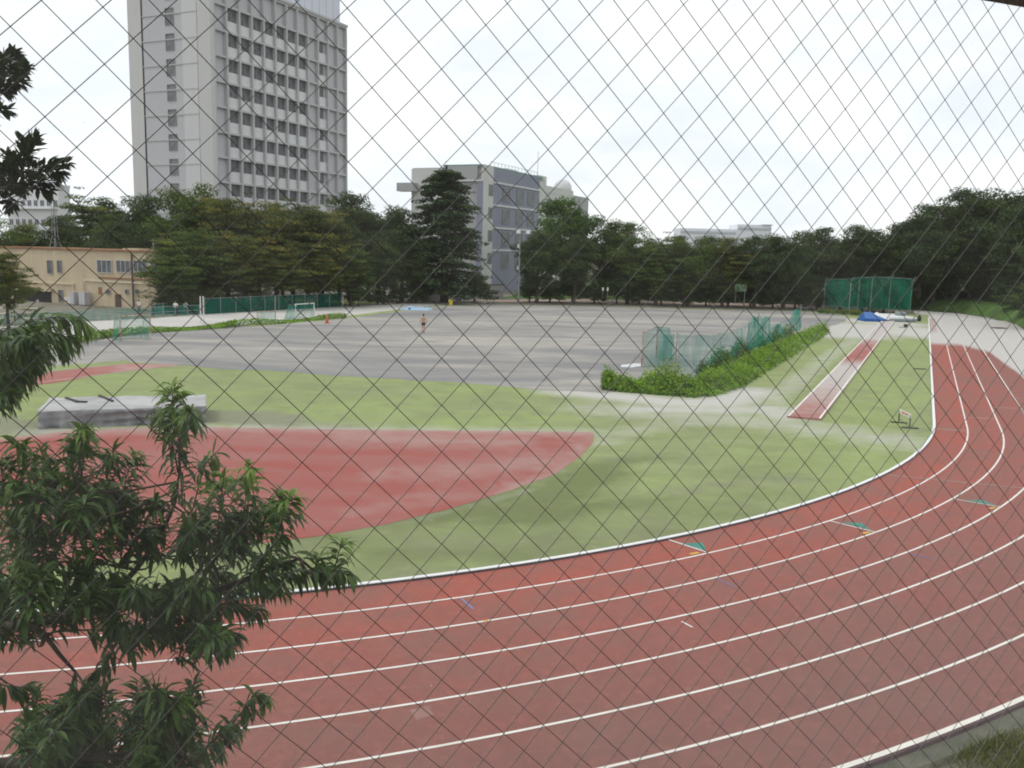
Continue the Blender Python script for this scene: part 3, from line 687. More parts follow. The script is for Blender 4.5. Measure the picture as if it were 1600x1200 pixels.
T = [  # name, px, top, depth, kind, label, mat, wide
 ('broadleaf_tree', 5, 372, 66, 'layer', 'olive tree at the left edge in front of the yellow building', 'leaf_olive', .62),
 ('broadleaf_tree', 20, 338, 104, 'round', 'tree behind the left end of the yellow building, below the white block', 'leaf_mid', 1.0),
 ('broadleaf_tree', 95, 340, 108, 'round', 'low dark tree behind the yellow building right of the lattice mast', 'leaf_dark', 1.0),
 ('broadleaf_tree', 140, 293, 116, 'layer', 'tall tree with yellow-green top between the white block and the tower', 'leaf_mid', .85),
 ('broadleaf_tree', 183, 300, 120, 'round', 'dark tree top showing just left of the tower', 'leaf_dark', .8),
 ('broadleaf_tree', 228, 308, 112, 'round', 'dark tree at the left foot of the tower', 'leaf_dark', .95),
 ('broadleaf_tree', 180, 350, 104, 'round', 'dark tree directly behind the yellow building roof', 'leaf_dark', 1.1),
 ('broadleaf_tree', 296, 281, 104, 'round', 'tallest green tree hiding the foot of the tower, left of the corner', 'leaf_mid', .85),
 ('broadleaf_tree', 352, 296, 100, 'layer', 'tree with yellowing top below the tower corner', 'leaf_olive', .8),
 ('broadleaf_tree', 402, 302, 101, 'layer', 'yellowing layered tree below the middle of the tower', 'leaf_olive', .8),
 ('broadleaf_tree', 455, 306, 100, 'layer', 'yellowing layered tree below the right half of the tower', 'leaf_olive', .8),
 ('broadleaf_tree', 503, 318, 102, 'layer', 'olive tree below the right edge of the tower', 'leaf_olive', .85),
 ('broadleaf_tree', 545, 306, 112, 'round', 'dark tree top just right of the tower', 'leaf_dark', .85),
 ('broadleaf_tree', 592, 316, 112, 'round', 'dark tree halfway between the tower and the cedar', 'leaf_dark', .9),
 ('broadleaf_tree', 628, 330, 110, 'round', 'dark tree touching the left side of the cedar', 'leaf_dark', .9),
 ('broadleaf_tree', 268, 352, 86, 'layer', 'low tree overlapping the right end of the yellow building', 'leaf_mid', .85),
 ('broadleaf_tree', 318, 352, 90, 'layer', 'layered tree behind the left end of the green net', 'leaf_mid', .95),
 ('broadleaf_tree', 378, 358, 91, 'layer', 'layered olive tree behind the pair of white posts', 'leaf_olive', .95),
 ('broadleaf_tree', 440, 366, 94, 'layer', 'layered olive tree behind the middle of the green net', 'leaf_olive', .95),
 ('broadleaf_tree', 497, 376, 97, 'layer', 'spreading tree behind the small goal', 'leaf_olive', .95),
 ('broadleaf_tree', 548, 380, 100, 'layer', 'spreading tree at the right end of the green net', 'leaf_mid', .95),
 ('broadleaf_tree', 600, 384, 105, 'round', 'dark low tree between the net and the cedar', 'leaf_dark', 1.0),
 ('broadleaf_tree', 645, 388, 108, 'round', 'dark low tree in front of the left skirt of the cedar', 'leaf_dark', .9),
 ('cedar_tree', 697, 262, 112, 'conifer', 'tall dark conical cedar before the blue-grey block', None, 1.0),
 ('broadleaf_tree', 742, 425, 113, 'round', 'low dark tree at the right foot of the cedar', 'leaf_dark', 1.1),
 ('broadleaf_tree', 842, 352, 116, 'round', 'dark tree directly right of the floodlight pole', 'leaf_dark', .9),
 ('broadleaf_tree', 884, 299, 134, 'tall', 'bright green upright tree below the white dome', 'leaf_bright', 1.15),
 ('broadleaf_tree', 900, 372, 116, 'round', 'dark tree in front of the bright green upright tree', 'leaf_dark', 1.0),
 ('broadleaf_tree', 948, 333, 124, 'round', 'dark green tree just right of the bright green one', 'leaf_dark', .85),
 ('broadleaf_tree', 985, 350, 120, 'round', 'green tree below the left part of the open sky', 'leaf_mid', .9),
 ('broadleaf_tree', 1030, 362, 117, 'layer', 'spreading green tree left of the distant pale building', 'leaf_mid', .9),
 ('broadleaf_tree', 1080, 366, 117, 'round', 'green tree under the left end of the distant pale building', 'leaf_mid', 1.0),
 ('broadleaf_tree', 1135, 362, 117, 'layer', 'yellow-green tree under the distant pale building', 'leaf_olive', .9),
 ('broadleaf_tree', 1185, 372, 116, 'round', 'dark tree above the pale green board', 'leaf_dark', 1.0),
 ('broadleaf_tree', 1232, 357, 116, 'round', 'dark tree just right of the distant pale building', 'leaf_dark', .9),
 ('broadleaf_tree', 1288, 358, 122, 'round', 'dark tree behind the left end of the throwing cage', 'leaf_dark', .95),
 ('broadleaf_tree', 1338, 356, 124, 'round', 'dark tree behind the middle of the throwing cage', 'leaf_dark', .95),
 ('broadleaf_tree', 1388, 354, 124, 'round', 'dark tree behind the right end of the throwing cage', 'leaf_dark', .9),
 ('broadleaf_tree', 1448, 322, 121, 'round', 'tree where the right-hand wood starts to rise', 'leaf_dark', .95),
 ('broadleaf_tree', 1500, 300, 124, 'round', 'large dark tree on the shoulder of the right-hand wood', 'leaf_dark', .95),
 ('broadleaf_tree', 1560, 291, 121, 'round', 'tallest tree of the right-hand wood', 'leaf_dark', .9),
 ('broadleaf_tree', 1622, 294, 112, 'round', 'dark tall tree at the right edge of the picture', 'leaf_dark', .9),
 ('broadleaf_tree', 1462, 395, 124, 'layer', 'lower dark tree in front of the rising wood', 'leaf_dark', .9),
 ('broadleaf_tree', 1522, 382, 120, 'layer', 'lower tree with lighter leaves in the right-hand wood', 'leaf_mid', .9),
 ('broadleaf_tree', 1592, 385, 112, 'layer', 'lower dark tree by the right edge above the sand', 'leaf_dark', .9),
]
for i, (nm, px, top, dep, kind, lab, mt, wd) in enumerate(T):
    tree(nm, px, top, dep, kind, lab, mt, wd, var=i, z0=1.6 if px > 1440 else 0.0)
for i, (px, top, dep) in enumerate([(330, 312, 118), (380, 318, 118), (430, 322, 118), (480, 330, 118), (530, 330, 120), (575, 335, 122), (615, 345, 120), (1015, 368, 130), (1060, 370, 130), (1110, 372, 130), (1160, 375, 130), (1210, 372, 130), (1262, 368, 128), (1312, 366, 128), (1362, 364, 126), (1420, 352, 124), (1470, 330, 122), (1530, 315, 122), (1590, 308, 118)]):
    tree('broadleaf_tree', px, top, dep, 'round', 'dark tree of the back row, mostly hidden by the trees before it', 'leaf_dark', 1.0, group='back row of trees', var=i)
for i, (px, top, dep) in enumerate([(560, 448, 101), (590, 446, 104), (620, 445, 107), (650, 444, 109), (828, 440, 118), (860, 436, 118), (895, 434, 118), (930, 432, 118), (965, 432, 118), (1000, 432, 118), (1035, 434, 118), (1070, 436, 118), (1105, 436, 118), (1140, 434, 118), (1175, 434, 118), (1210, 436, 117), (1245, 438, 117), (1280, 438, 116), (1315, 436, 115), (1350, 436, 115), (1385, 436, 114), (1420, 438, 122), (1455, 440, 124), (1490, 440, 124), (1525, 438, 123), (1562, 436, 120), (1602, 440, 112), (1640, 445, 106)]):
    tree('shrub', px, top, dep, 'shrub', 'dark shrub in the undergrowth along the foot of the trees', 'leaf_dark', 1.35, group='undergrowth shrubs', cat='shrub', var=i)
for px, top, dep in [(1445, 458, 112), (1475, 455, 113), (1505, 455, 110), (1530, 452, 107), (1555, 455, 102), (1575, 448, 97), (1592, 440, 91), (1612, 445, 84), (1632, 440, 78), (1655, 430, 74)]:
    tree('shrub', px, top, dep + 14, 'shrub', 'dark shrub in the undergrowth along the foot of the trees', 'leaf_dark', 1.5, group='undergrowth shrubs', cat='shrub', z0=1.2)
tree('broadleaf_tree', 1668, 330, 92, 'round', 'dark tree just outside the right edge, its side leaves entering the picture', 'leaf_dark', .9, var=1, z0=1.2)
# bushes behind the fence by the people
for px, top, dep, lab in [(258, 440, 84, 'dark bush at the right-hand corner of the yellow building'), (285, 452, 84, 'grey-green bush behind the three standing people'), (330, 450, 86, 'dark bush just behind the pair of white posts')]:
    tree('shrub', px, top, dep, 'shrub', lab, 'leaf_dark', 1.1, cat='shrub')

def weeds(name, pts, hfun, n, size, mat, label, seed, spread):
    g = np.random.default_rng(seed); P = []
    while len(P) < n:
        i = g.integers(0, len(pts) - 1); (a, b), (c, d) = pts[i], pts[i + 1]
        t = g.uniform(); s = g.uniform(-.03, 1.03); p = a.lerp(c, t).lerp(b.lerp(d, t), s)
        edge = min(s, 1 - s) * 2; hh = hfun(p, max(edge, 0)); P.append((p.x + g.normal() * spread, p.y + g.normal() * spread, hh * g.uniform(0, 1) ** .65, hh))
    P = np.array(P); k = len(P)
    tintc = np.array([math.sin(x * 1.7) * math.cos(y * 1.3 + x * .5) for x, y in P[:, :2]])
    nrm = unit(g.normal(size=(k, 3)) * .7 + np.array([0, -.2, .7])); t = unit(np.cross(nrm, g.normal(size=(k, 3)))); b = np.cross(nrm, t)
    s = size * g.uniform(.5, 1.3, k)[:, None]
    tint = np.stack([np.clip(.42 + .42 * tintc + .25 * (P[:, 2] / (P[:, 3] + .01) - .6) + g.normal(0, .24, k), 0, 1), np.clip((P[:, 2] / (P[:, 3] + .01) - .7) * 1.6 + g.normal(0, .2, k), 0, .8), np.zeros(k)], 1)
    o = quads_mesh(name, P[:, :3], t * s, b * s * .45, tint, mat); return tag(o, label, 'weeds', kind='stuff')
front = gpl([(942, 609), (960, 611.5), (1005, 615), (1045, 618), (1084, 621), (1117, 618), (1158, 606), (1185, 588), (1212, 572), (1241, 555), (1275, 534), (1295, 520)])
back = gpl([(944, 607), (970, 604), (1010, 602), (1050, 601), (1085, 598), (1110, 590), (1140, 574), (1165, 562), (1195, 548), (1225, 534), (1262, 519), (1288, 512)])
weeds('weeds', list(zip(front, back)), lambda p, e: (0.22 + .50 * min(e * 1.8, 1)) * (.78 + .30 * math.sin(p.x * 1.9 + p.y * .7) + .26 * math.sin(p.x * 5.3 + p.y * 3.1)) * (1.5 if abs(p.x - 7.4) < .8 else 1) * random.choice((1, 1, 1, 1.25, .8)), 36000, .075, 'leaf_weed', 'bright green weeds grown up along the foot of the torn net', 21, .08)
lf = gpl([(100, 541), (156, 530), (190, 526), (242, 520.5), (296, 517), (340, 514.5), (370, 511), (430, 507), (492, 501.5), (540, 497.5)])
lb = gpl([(100, 535), (156, 525), (190, 521), (242, 516), (296, 512), (340, 508), (370, 505), (430, 502), (492, 498), (540, 496)])
weeds('weeds', list(zip(lf, lb)), lambda p, e: max(0.06, (.24 + .22 * e) * (.75 + .5 * math.sin(p.x * 1.1 + 1))), 9000, .09, 'leaf_weed', 'thin strip of green weeds between the pale strip and the dirt pitch', 22, .05)
tf = gpl([(1098, 592), (1122, 580), (1150, 566), (1172, 556), (1210, 540), (1240, 528)]); tb_ = gpl([(1090, 584), (1115, 572), (1146, 557), (1168, 548), (1204, 534), (1234, 522)])
weeds('weeds', list(zip(tf, tb_)), lambda p, e: (.35 + 1.0 * e) * (.55 + .45 * math.sin(p.x * 1.3 + p.y * .55)) + .15, 9000, .09, 'leaf_bright', 'taller dark green weeds tangled behind the torn net', 29, .12)
cf = gpl([(1278, 490), (1300, 491.5), (1330, 493), (1345, 494)]); cb = gpl([(1278, 487.5), (1300, 488), (1330, 489), (1345, 490)])
weeds('weeds', list(zip(cf, cb)), lambda p, e: .45, 2200, .11, 'leaf_mid', 'low green weeds before the left end of the throwing cage', 23, .1)
def up_bank(px, run, rise):
    a = gpl(px); away = Vector((.5, .86, 0)); return [(p, p + away * run) for p in a], rise
st, _ = up_bank([(1300, 475.5), (1425, 482), (1500, 488), (1550, 495)], 4.5, 1.5)
def bank_h(p, e): return .15 + 1.55 * min(1, max(0, e))
weeds('bank_weeds', st, lambda p, e: .35 + 1.1 * e, 9000, .16, 'leaf_mid', 'rough green growth on the bank at the foot of the right-hand wood', 27, .25)
st, _ = up_bank([(800, 465), (900, 465.5), (1100, 471), (1300, 475.5)], 4.5, 1.5)
weeds('bank_weeds', st, lambda p, e: .35 + 1.0 * e, 9000, .15, 'leaf_dark', 'rough dark growth on the low bank behind the far side of the field', 28, .25)
# grass on the near verge, bottom right
def verge():
    g = np.random.default_rng(31); n = 34000; C = []; A = []; B = []; tn = []
    while len(C) < n:
        a = g.uniform(R_(-100), R_(-10)); d = 8.9 + abs(g.normal(0, 1.5))
        q = TC + (TR + d) * np.array([math.cos(a), math.sin(a)])
        if not (-3 < q[0] < 14 and 7.5 < q[1] < 20): continue
        clump = math.sin(q[0] * 2.3 + math.sin(q[1] * 3.1)) * math.sin(q[1] * 2.7 + 1.3)
        if g.uniform() > .45 + .5 * clump: continue
        hgt = g.uniform(.03, .11) * (1 + .5 * clump); lean = g.normal(0, .6, 2)
        up = np.array([lean[0], lean[1], 1]); up /= np.linalg.norm(up); side = np.cross(up, [g.normal(), g.normal(), .1]); side /= np.linalg.norm(side)
        C.append((q[0], q[1], -.03 + hgt * up[2])); A.append(up * hgt); B.append(side * g.uniform(.005, .013)); tn.append((g.uniform(.1, .9), max(0, g.normal(.1, .35) - .3 * clump), 0))
    tag(quads_mesh('verge_grass', np.array(C), np.array(A), np.array(B), np.clip(np.array(tn), 0, 1), 'grass'), 'patchy yellow-green grass along the outside of the track', 'grass', kind='stuff')
verge()

# ---------------------------------------------------------------- foreground trees outside the window
def leaf_set(P, D, Nn, Ls, Ws, droop, tint, mat, name, parent, seg=4):
    """curved lance-shaped leaves: base P, direction D, up normal Nn"""
    n = len(P); cols_ = 3; V = np.empty((n, (seg + 1) * cols_, 3)); side = unit(np.cross(D, Nn)); Nn = np.cross(side, D)
    prof = np.interp(np.linspace(0, 1, seg + 1), [0, .12, .38, .7, 1], [.12, .55, 1, .7, .02])
    pos = P.copy(); d = D.copy(); dn = np.array([0, 0, -1.0])
    for i in range(seg + 1):
        w = (Ws * prof[i])[:, None]; up = np.cross(side, d)
        V[:, i * 3] = pos - side * w + up * w * .35; V[:, i * 3 + 1] = pos; V[:, i * 3 + 2] = pos + side * w + up * w * .35
        d = unit(d + dn * (droop / seg)[:, None]); pos = pos + d * (Ls / seg)[:, None]
    base = np.arange(n)[:, None] * ((seg + 1) * 3); Fq = []
    for i in range(seg):
        for k in range(2): Fq.append(np.stack([base[:, 0] + i * 3 + k, base[:, 0] + i * 3 + k + 1, base[:, 0] + (i + 1) * 3 + k + 1, base[:, 0] + (i + 1) * 3 + k], 1))
    Fq = np.concatenate(Fq); nf = len(Fq)
    me = bpy.data.meshes.new(name); me.vertices.add(n * (seg + 1) * 3); me.vertices.foreach_set('co', V.ravel())
    me.loops.add(nf * 4); me.loops.foreach_set('vertex_index', Fq.ravel().astype(np.int32)); me.polygons.add(nf)
    me.polygons.foreach_set('loop_start', np.arange(0, nf * 4, 4, dtype=np.int32)); me.polygons.foreach_set('loop_total', np.full(nf, 4, dtype=np.int32))
    me.polygons.foreach_set('use_smooth', np.ones(nf, dtype=bool))
    me.materials.append(M[mat]); me.update(calc_edges=True)
    o = link(bpy.data.objects.new(name, me)); setattr_col(o, 'tint', np.repeat(tint, (seg + 1) * 3, 0)); o.parent = parent; return o
def curve(pts, n):
    """smooth polyline through points"""
    P = [Vector(p) for p in pts]
    if len(P) < 3: return [P[0].lerp(P[-1], i / n) for i in range(n + 1)]
    out = []; Q = [P[0] * 2 - P[1]] + P + [P[-1] * 2 - P[-2]]; m = len(P) - 1
    for i in range(n + 1):
        t = i / n * m; k = min(int(t), m - 1); t -= k; a, b, c, d = Q[k:k + 4]
        out.append(0.5 * ((2 * b) + (c - a) * t + (2 * a - 5 * b + 4 * c - d) * t * t + (3 * b - a - 3 * c + d) * t ** 3))
    return out
def fore_tree(name, label, base, limbs, shoots, mat, leaf_len, leaf_w, droop, seed, out_w):
    g = np.random.default_rng(seed); root = empty(name, base, 0, label, 'tree'); B0 = Vector(base); tm = MB(); tw = MB()
    pool = []
    for pts, r0, r1 in limbs:
        cv = curve(pts, 14); tm.tube([p - B0 for p in cv], [r0 + (r1 - r0) * i / 14 for i in range(15)], 8); pool += cv
    P = []; D = []; Nn = []; tn = []; LL = []
    for pts, n, fresh in shoots:
        cv = curve(pts, 10)
        q = min(pool, key=lambda p: (p - cv[0]).length)
        mid = q.lerp(cv[0], .5) + Vector((0, 0, -.02)); tw.tube([p - B0 for p in [q, mid] + cv], [.007, .006] + [.005 - .0035 * i / 10 for i in range(11)], 5)
        n = int(n * 1.4)
        for i in range(n):
            t = (i + g.uniform()) / n; t = t ** .8; k = min(int(t * 10), 9); p = cv[k].lerp(cv[k + 1], t * 10 - k); ax = (cv[k + 1] - cv[k]).normalized()
            an = i * 2.4 + g.normal(0, .4); o = ax.orthogonal().normalized(); o2 = ax.cross(o); rd = o * math.cos(an) + o2 * math.sin(an)
            d = (ax * (.55 + .5 * t) + rd * out_w + Vector(g.normal(0, .18, 3))).normalized()
            P.append(p - B0 + rd * .004); D.append(d); nn = Vector((0, 0, 1)) + Vector(g.normal(0, .35, 3)); Nn.append(nn.normalized())
            LL.append(leaf_len * g.uniform(.6, 1.12) * (1 - .35 * max(0, t - .75) / .25)); f = fresh * max(0, t - .45) * 1.7
            tn.append((np.clip(g.normal(.45, .25), 0, 1), np.clip(f + g.normal(0, .06), 0, 1), 0))
    P = np.array([p[:] for p in P]); D = np.array([d[:] for d in D]); Nn = np.array([x[:] for x in Nn]); LL = np.array(LL); n = len(P)
    tm.build('trunk', 'bark', root, True); tw.build('twigs', 'twig', root, True)
    leaf_set(P, D, Nn, LL, LL * leaf_w * g.uniform(.85, 1.15, n), droop * g.uniform(.5, 1.4, n), np.array(tn), mat, 'crown', root)
    return n
DP = 4.7
def fx(lst, d0, g=random):
    out = []; dd = d0 + g.uniform(-.35, .35)
    for i, (x, y) in enumerate(lst): out.append(at(x, y, dd + g.uniform(-.06, .06)))
    return out
random.seed(5)
sh = []
for lst, n, fr in [([(-40, 560), (40, 506), (105, 496), (140, 512)], 75, .5), ([(-40, 600), (30, 552), (85, 535), (108, 545)], 70, .3), ([(-40, 640), (10, 600), (45, 585)], 60, .1), ([(-30, 520), (20, 515), (60, 512)], 50, .5), ([(-40, 580), (0, 540), (40, 530)], 55, .2), ([(-30, 620), (20, 575), (70, 565)], 50, .1), ([(-40, 660), (-5, 625), (15, 618)], 40, .1), ([(-40, 590), (20, 560), (75, 552)], 60, .1), ([(-40, 615), (0, 590), (55, 572)], 55, .1), ([(-40, 540), (10, 522), (85, 512)], 55, .3), ([(-40, 570), (30, 545), (50, 548)], 50, .1), ([(20, 540), (70, 520), (120, 530)], 45, .3),
                   ([(285, 790), (280, 700), (272, 640), (268, 600)], 105, .8), ([(275, 720), (262, 670), (245, 640)], 34, .3), ([(280, 690), (292, 655), (300, 640)], 30, .3), ([(300, 800), (318, 735), (335, 706)], 32, .3),
                   ([(120, 770), (126, 705), (130, 668)], 70, .5), ([(100, 780), (112, 720), (118, 690)], 50, .4), ([(60, 790), (40, 730), (26, 690)], 60, .3), ([(90, 800), (75, 740), (62, 700)], 55, .3), ([(185, 800), (198, 745), (212, 706)], 60, .4), ([(160, 790), (170, 730), (178, 705)], 50, .4), ([(10, 800), (5, 760), (0, 720)], 45, .2),
                   ([(370, 860), (384, 780), (386, 728)], 64, .9), ([(430, 850), (445, 800), (453, 773)], 50, .8), ([(340, 830), (346, 775), (350, 742)], 42, .8), ([(400, 850), (420, 800), (428, 790)], 40, .4), ([(340, 880), (330, 820), (325, 780)], 45, .5), ([(300, 880), (295, 830), (300, 800)], 40, .3),
                   ([(400, 908), (470, 892), (530, 893)], 60, .15), ([(518, 905), (528, 868), (535, 842)], 26, .9), ([(480, 895), (520, 890), (550, 902)], 26, .2), ([(490, 900), (495, 878), (500, 868)], 16, .4),
                   ([(300, 935), (380, 915), (450, 920)], 75, .2), ([(230, 960), (330, 945), (415, 955)], 85, .25), ([(130, 985), (220, 978), (270, 985)], 60, .1), ([(250, 990), (310, 985), (350, 990)], 50, .3), ([(380, 900), (430, 880), (450, 880)], 45, .4),
                   ([(320, 1190), (368, 1125), (398, 1088), (412, 1092)], 66, .5), ([(300, 1200), (340, 1150), (360, 1140)], 50, .2), ([(-20, 1060), (20, 1075), (50, 1070)], 26, .2), ([(180, 1010), (160, 1040), (140, 1060)], 22, .1)]:
    sh.append((fx(lst, DP), n, fr))
for cx, cy, rx, ry, k, n in [(70, 800, 95, 60, 13, 42), (190, 820, 110, 70, 16, 42), (60, 890, 90, 60, 12, 42), (180, 920, 100, 35, 11, 42), (370, 850, 80, 40, 9, 34), (300, 920, 60, 30, 6, 34), (270, 985, 100, 25, 9, 40), (60, 1140, 100, 45, 14, 40), (200, 1120, 110, 50, 16, 40), (150, 1190, 170, 40, 16, 40), (270, 1160, 60, 50, 7, 38), (30, 960, 60, 25, 5, 40)]:
    for _ in range(k):
        a = random.uniform(0, 6.28); q = math.sqrt(random.random()); x = cx + rx * q * math.cos(a); y = cy + ry * q * math.sin(a)
        tx = random.uniform(-30, 45); ty = random.uniform(-70, -25)
        sh.append((fx([(x, y + 30), (x + tx * .4, y), (x + tx, y + 30 + ty)], DP + random.uniform(-.3, .3)), n, random.uniform(.0, .35)))
tb = (-3.55, 4.9, -.03)
limbs = [([tb, (-3.45, 4.85, 1.6), at(-160, 1150, 4.8), at(-60, 1020, 4.75), at(0, 985, 4.72), at(90, 966, 4.7)], .10, .03), ([at(60, 972, 4.7), at(200, 945, 4.68), at(330, 925, 4.66), at(420, 890, 4.64), at(468, 873, 4.62)], .03, .008),
         ([at(-30, 1000, 4.74), at(60, 900, 4.9), at(120, 800, 4.95), at(128, 720, 4.9)], .025, .006), ([at(150, 955, 4.7), at(220, 880, 4.75), at(268, 800, 4.8), at(280, 740, 4.8)], .02, .006), ([at(0, 960, 4.6), at(60, 985, 4.55), at(95, 1025, 4.5), at(118, 1050, 4.5)], .018, .007),
         ([at(300, 930, 4.68), at(345, 860, 4.7), at(385, 800, 4.72)], .012, .005), ([(-3.4, 4.85, 2.4), at(-90, 800, 4.8), at(-60, 650, 4.75), at(-20, 580, 4.7)], .04, .01), ([(-3.42, 4.85, 2.2), at(-60, 1230, 4.7), at(80, 1190, 4.65), at(250, 1180, 4.6), at(320, 1190, 4.6)], .04, .01)]
NP = fore_tree('peach_tree', 'leafy peach tree close outside the window, long drooping leaves, lower left', tb, limbs, sh, 'leaf_peach', .145, .108, 2.0, 41, .74)
DE = 5.3; sh = []
for lst, n in [([(-50, 150), (15, 118), (44, 104)], 60), ([(-50, 125), (5, 95), (24, 84)], 55), ([(-50, 170), (5, 135), (38, 128)], 55), ([(-50, 195), (-5, 175), (14, 172)], 34), ([(-40, 110), (0, 105), (20, 108)], 40), ([(-50, 140), (-5, 140), (15, 142)], 40),
               ([(-40, 290), (35, 250), (58, 212)], 60), ([(-30, 285), (60, 262), (108, 256)], 66), ([(-40, 300), (15, 275), (12, 240)], 50), ([(-40, 315), (30, 285), (92, 285)], 60), ([(-40, 330), (10, 312), (18, 326)], 40), ([(20, 280), (35, 240), (40, 218)], 40), ([(30, 275), (75, 268), (98, 272)], 40), ([(-40, 300), (10, 290), (40, 298)], 45), ([(-40, 260), (0, 262), (25, 258)], 40), ([(40, 285), (62, 292), (80, 300)], 24)]:
    sh.append((fx(lst, DE), n, .25))
eb = (-5.6, 6.3, -.03)
limbs = [([eb, (-5.4, 6.2, 3.5), (-4.7, 5.8, 6.3), (-4.2, 5.4, 8.3)], .12, .03), ([(-4.9, 5.9, 5.9), at(-150, 330, DE), at(-60, 305, DE), at(20, 285, DE)], .03, .008), ([(-4.7, 5.8, 6.6), at(-150, 200, DE), at(-50, 150, DE), at(0, 125, DE)], .03, .008)]
fore_tree('evergreen_tree', 'dark evergreen branch tips poking in from the upper left against the sky', eb, limbs, sh, 'leaf_ever', .088, .2, .25, 42, .8)

# ================================================================= BUILDINGS
AU = math.pi / 2 - PHI            # local +X runs away-right along the campus grid, +Y away-left
UV = Vector((U[0], U[1], 0)); WV = Vector((-U[1], U[0], 0))
def along(C, d, px, row=400):
    """how far from C along direction d the photo column px lies"""
    k = ray(px, row); k = Vector((k.x, k.y, 0)); a = np.array([[d.x, -k.x], [d.y, -k.y]])
    return float(np.linalg.solve(a, np.array([-C.x, -C.y]))[0])
def hgt(px, py, P):
    """height of the photo row above ground point P"""
    d = ray(px, py); return H + d.z * (P.y / d.y)
def win_mesh(w, h, n=2, frame='sash', glass='glass', dep=.10):
    mb = MB(); t = .045; mb.cur = 0; mb.box(0, w, -dep, .02, 0, t); mb.box(0, w, -dep, .02, h - t, h)
    for i in range(n + 1):
        x = i * (w - t) / n; mb.box(x, x + t, -dep + .002, .018, t, h - t)
    mb.cur = 1; mb.add([(t, -.02, t), (w - t, -.02, t), (w - t, -.02, h - t), (t, -.02, h - t)], [(0, 1, 2, 3)])
    return mb, (frame, glass)

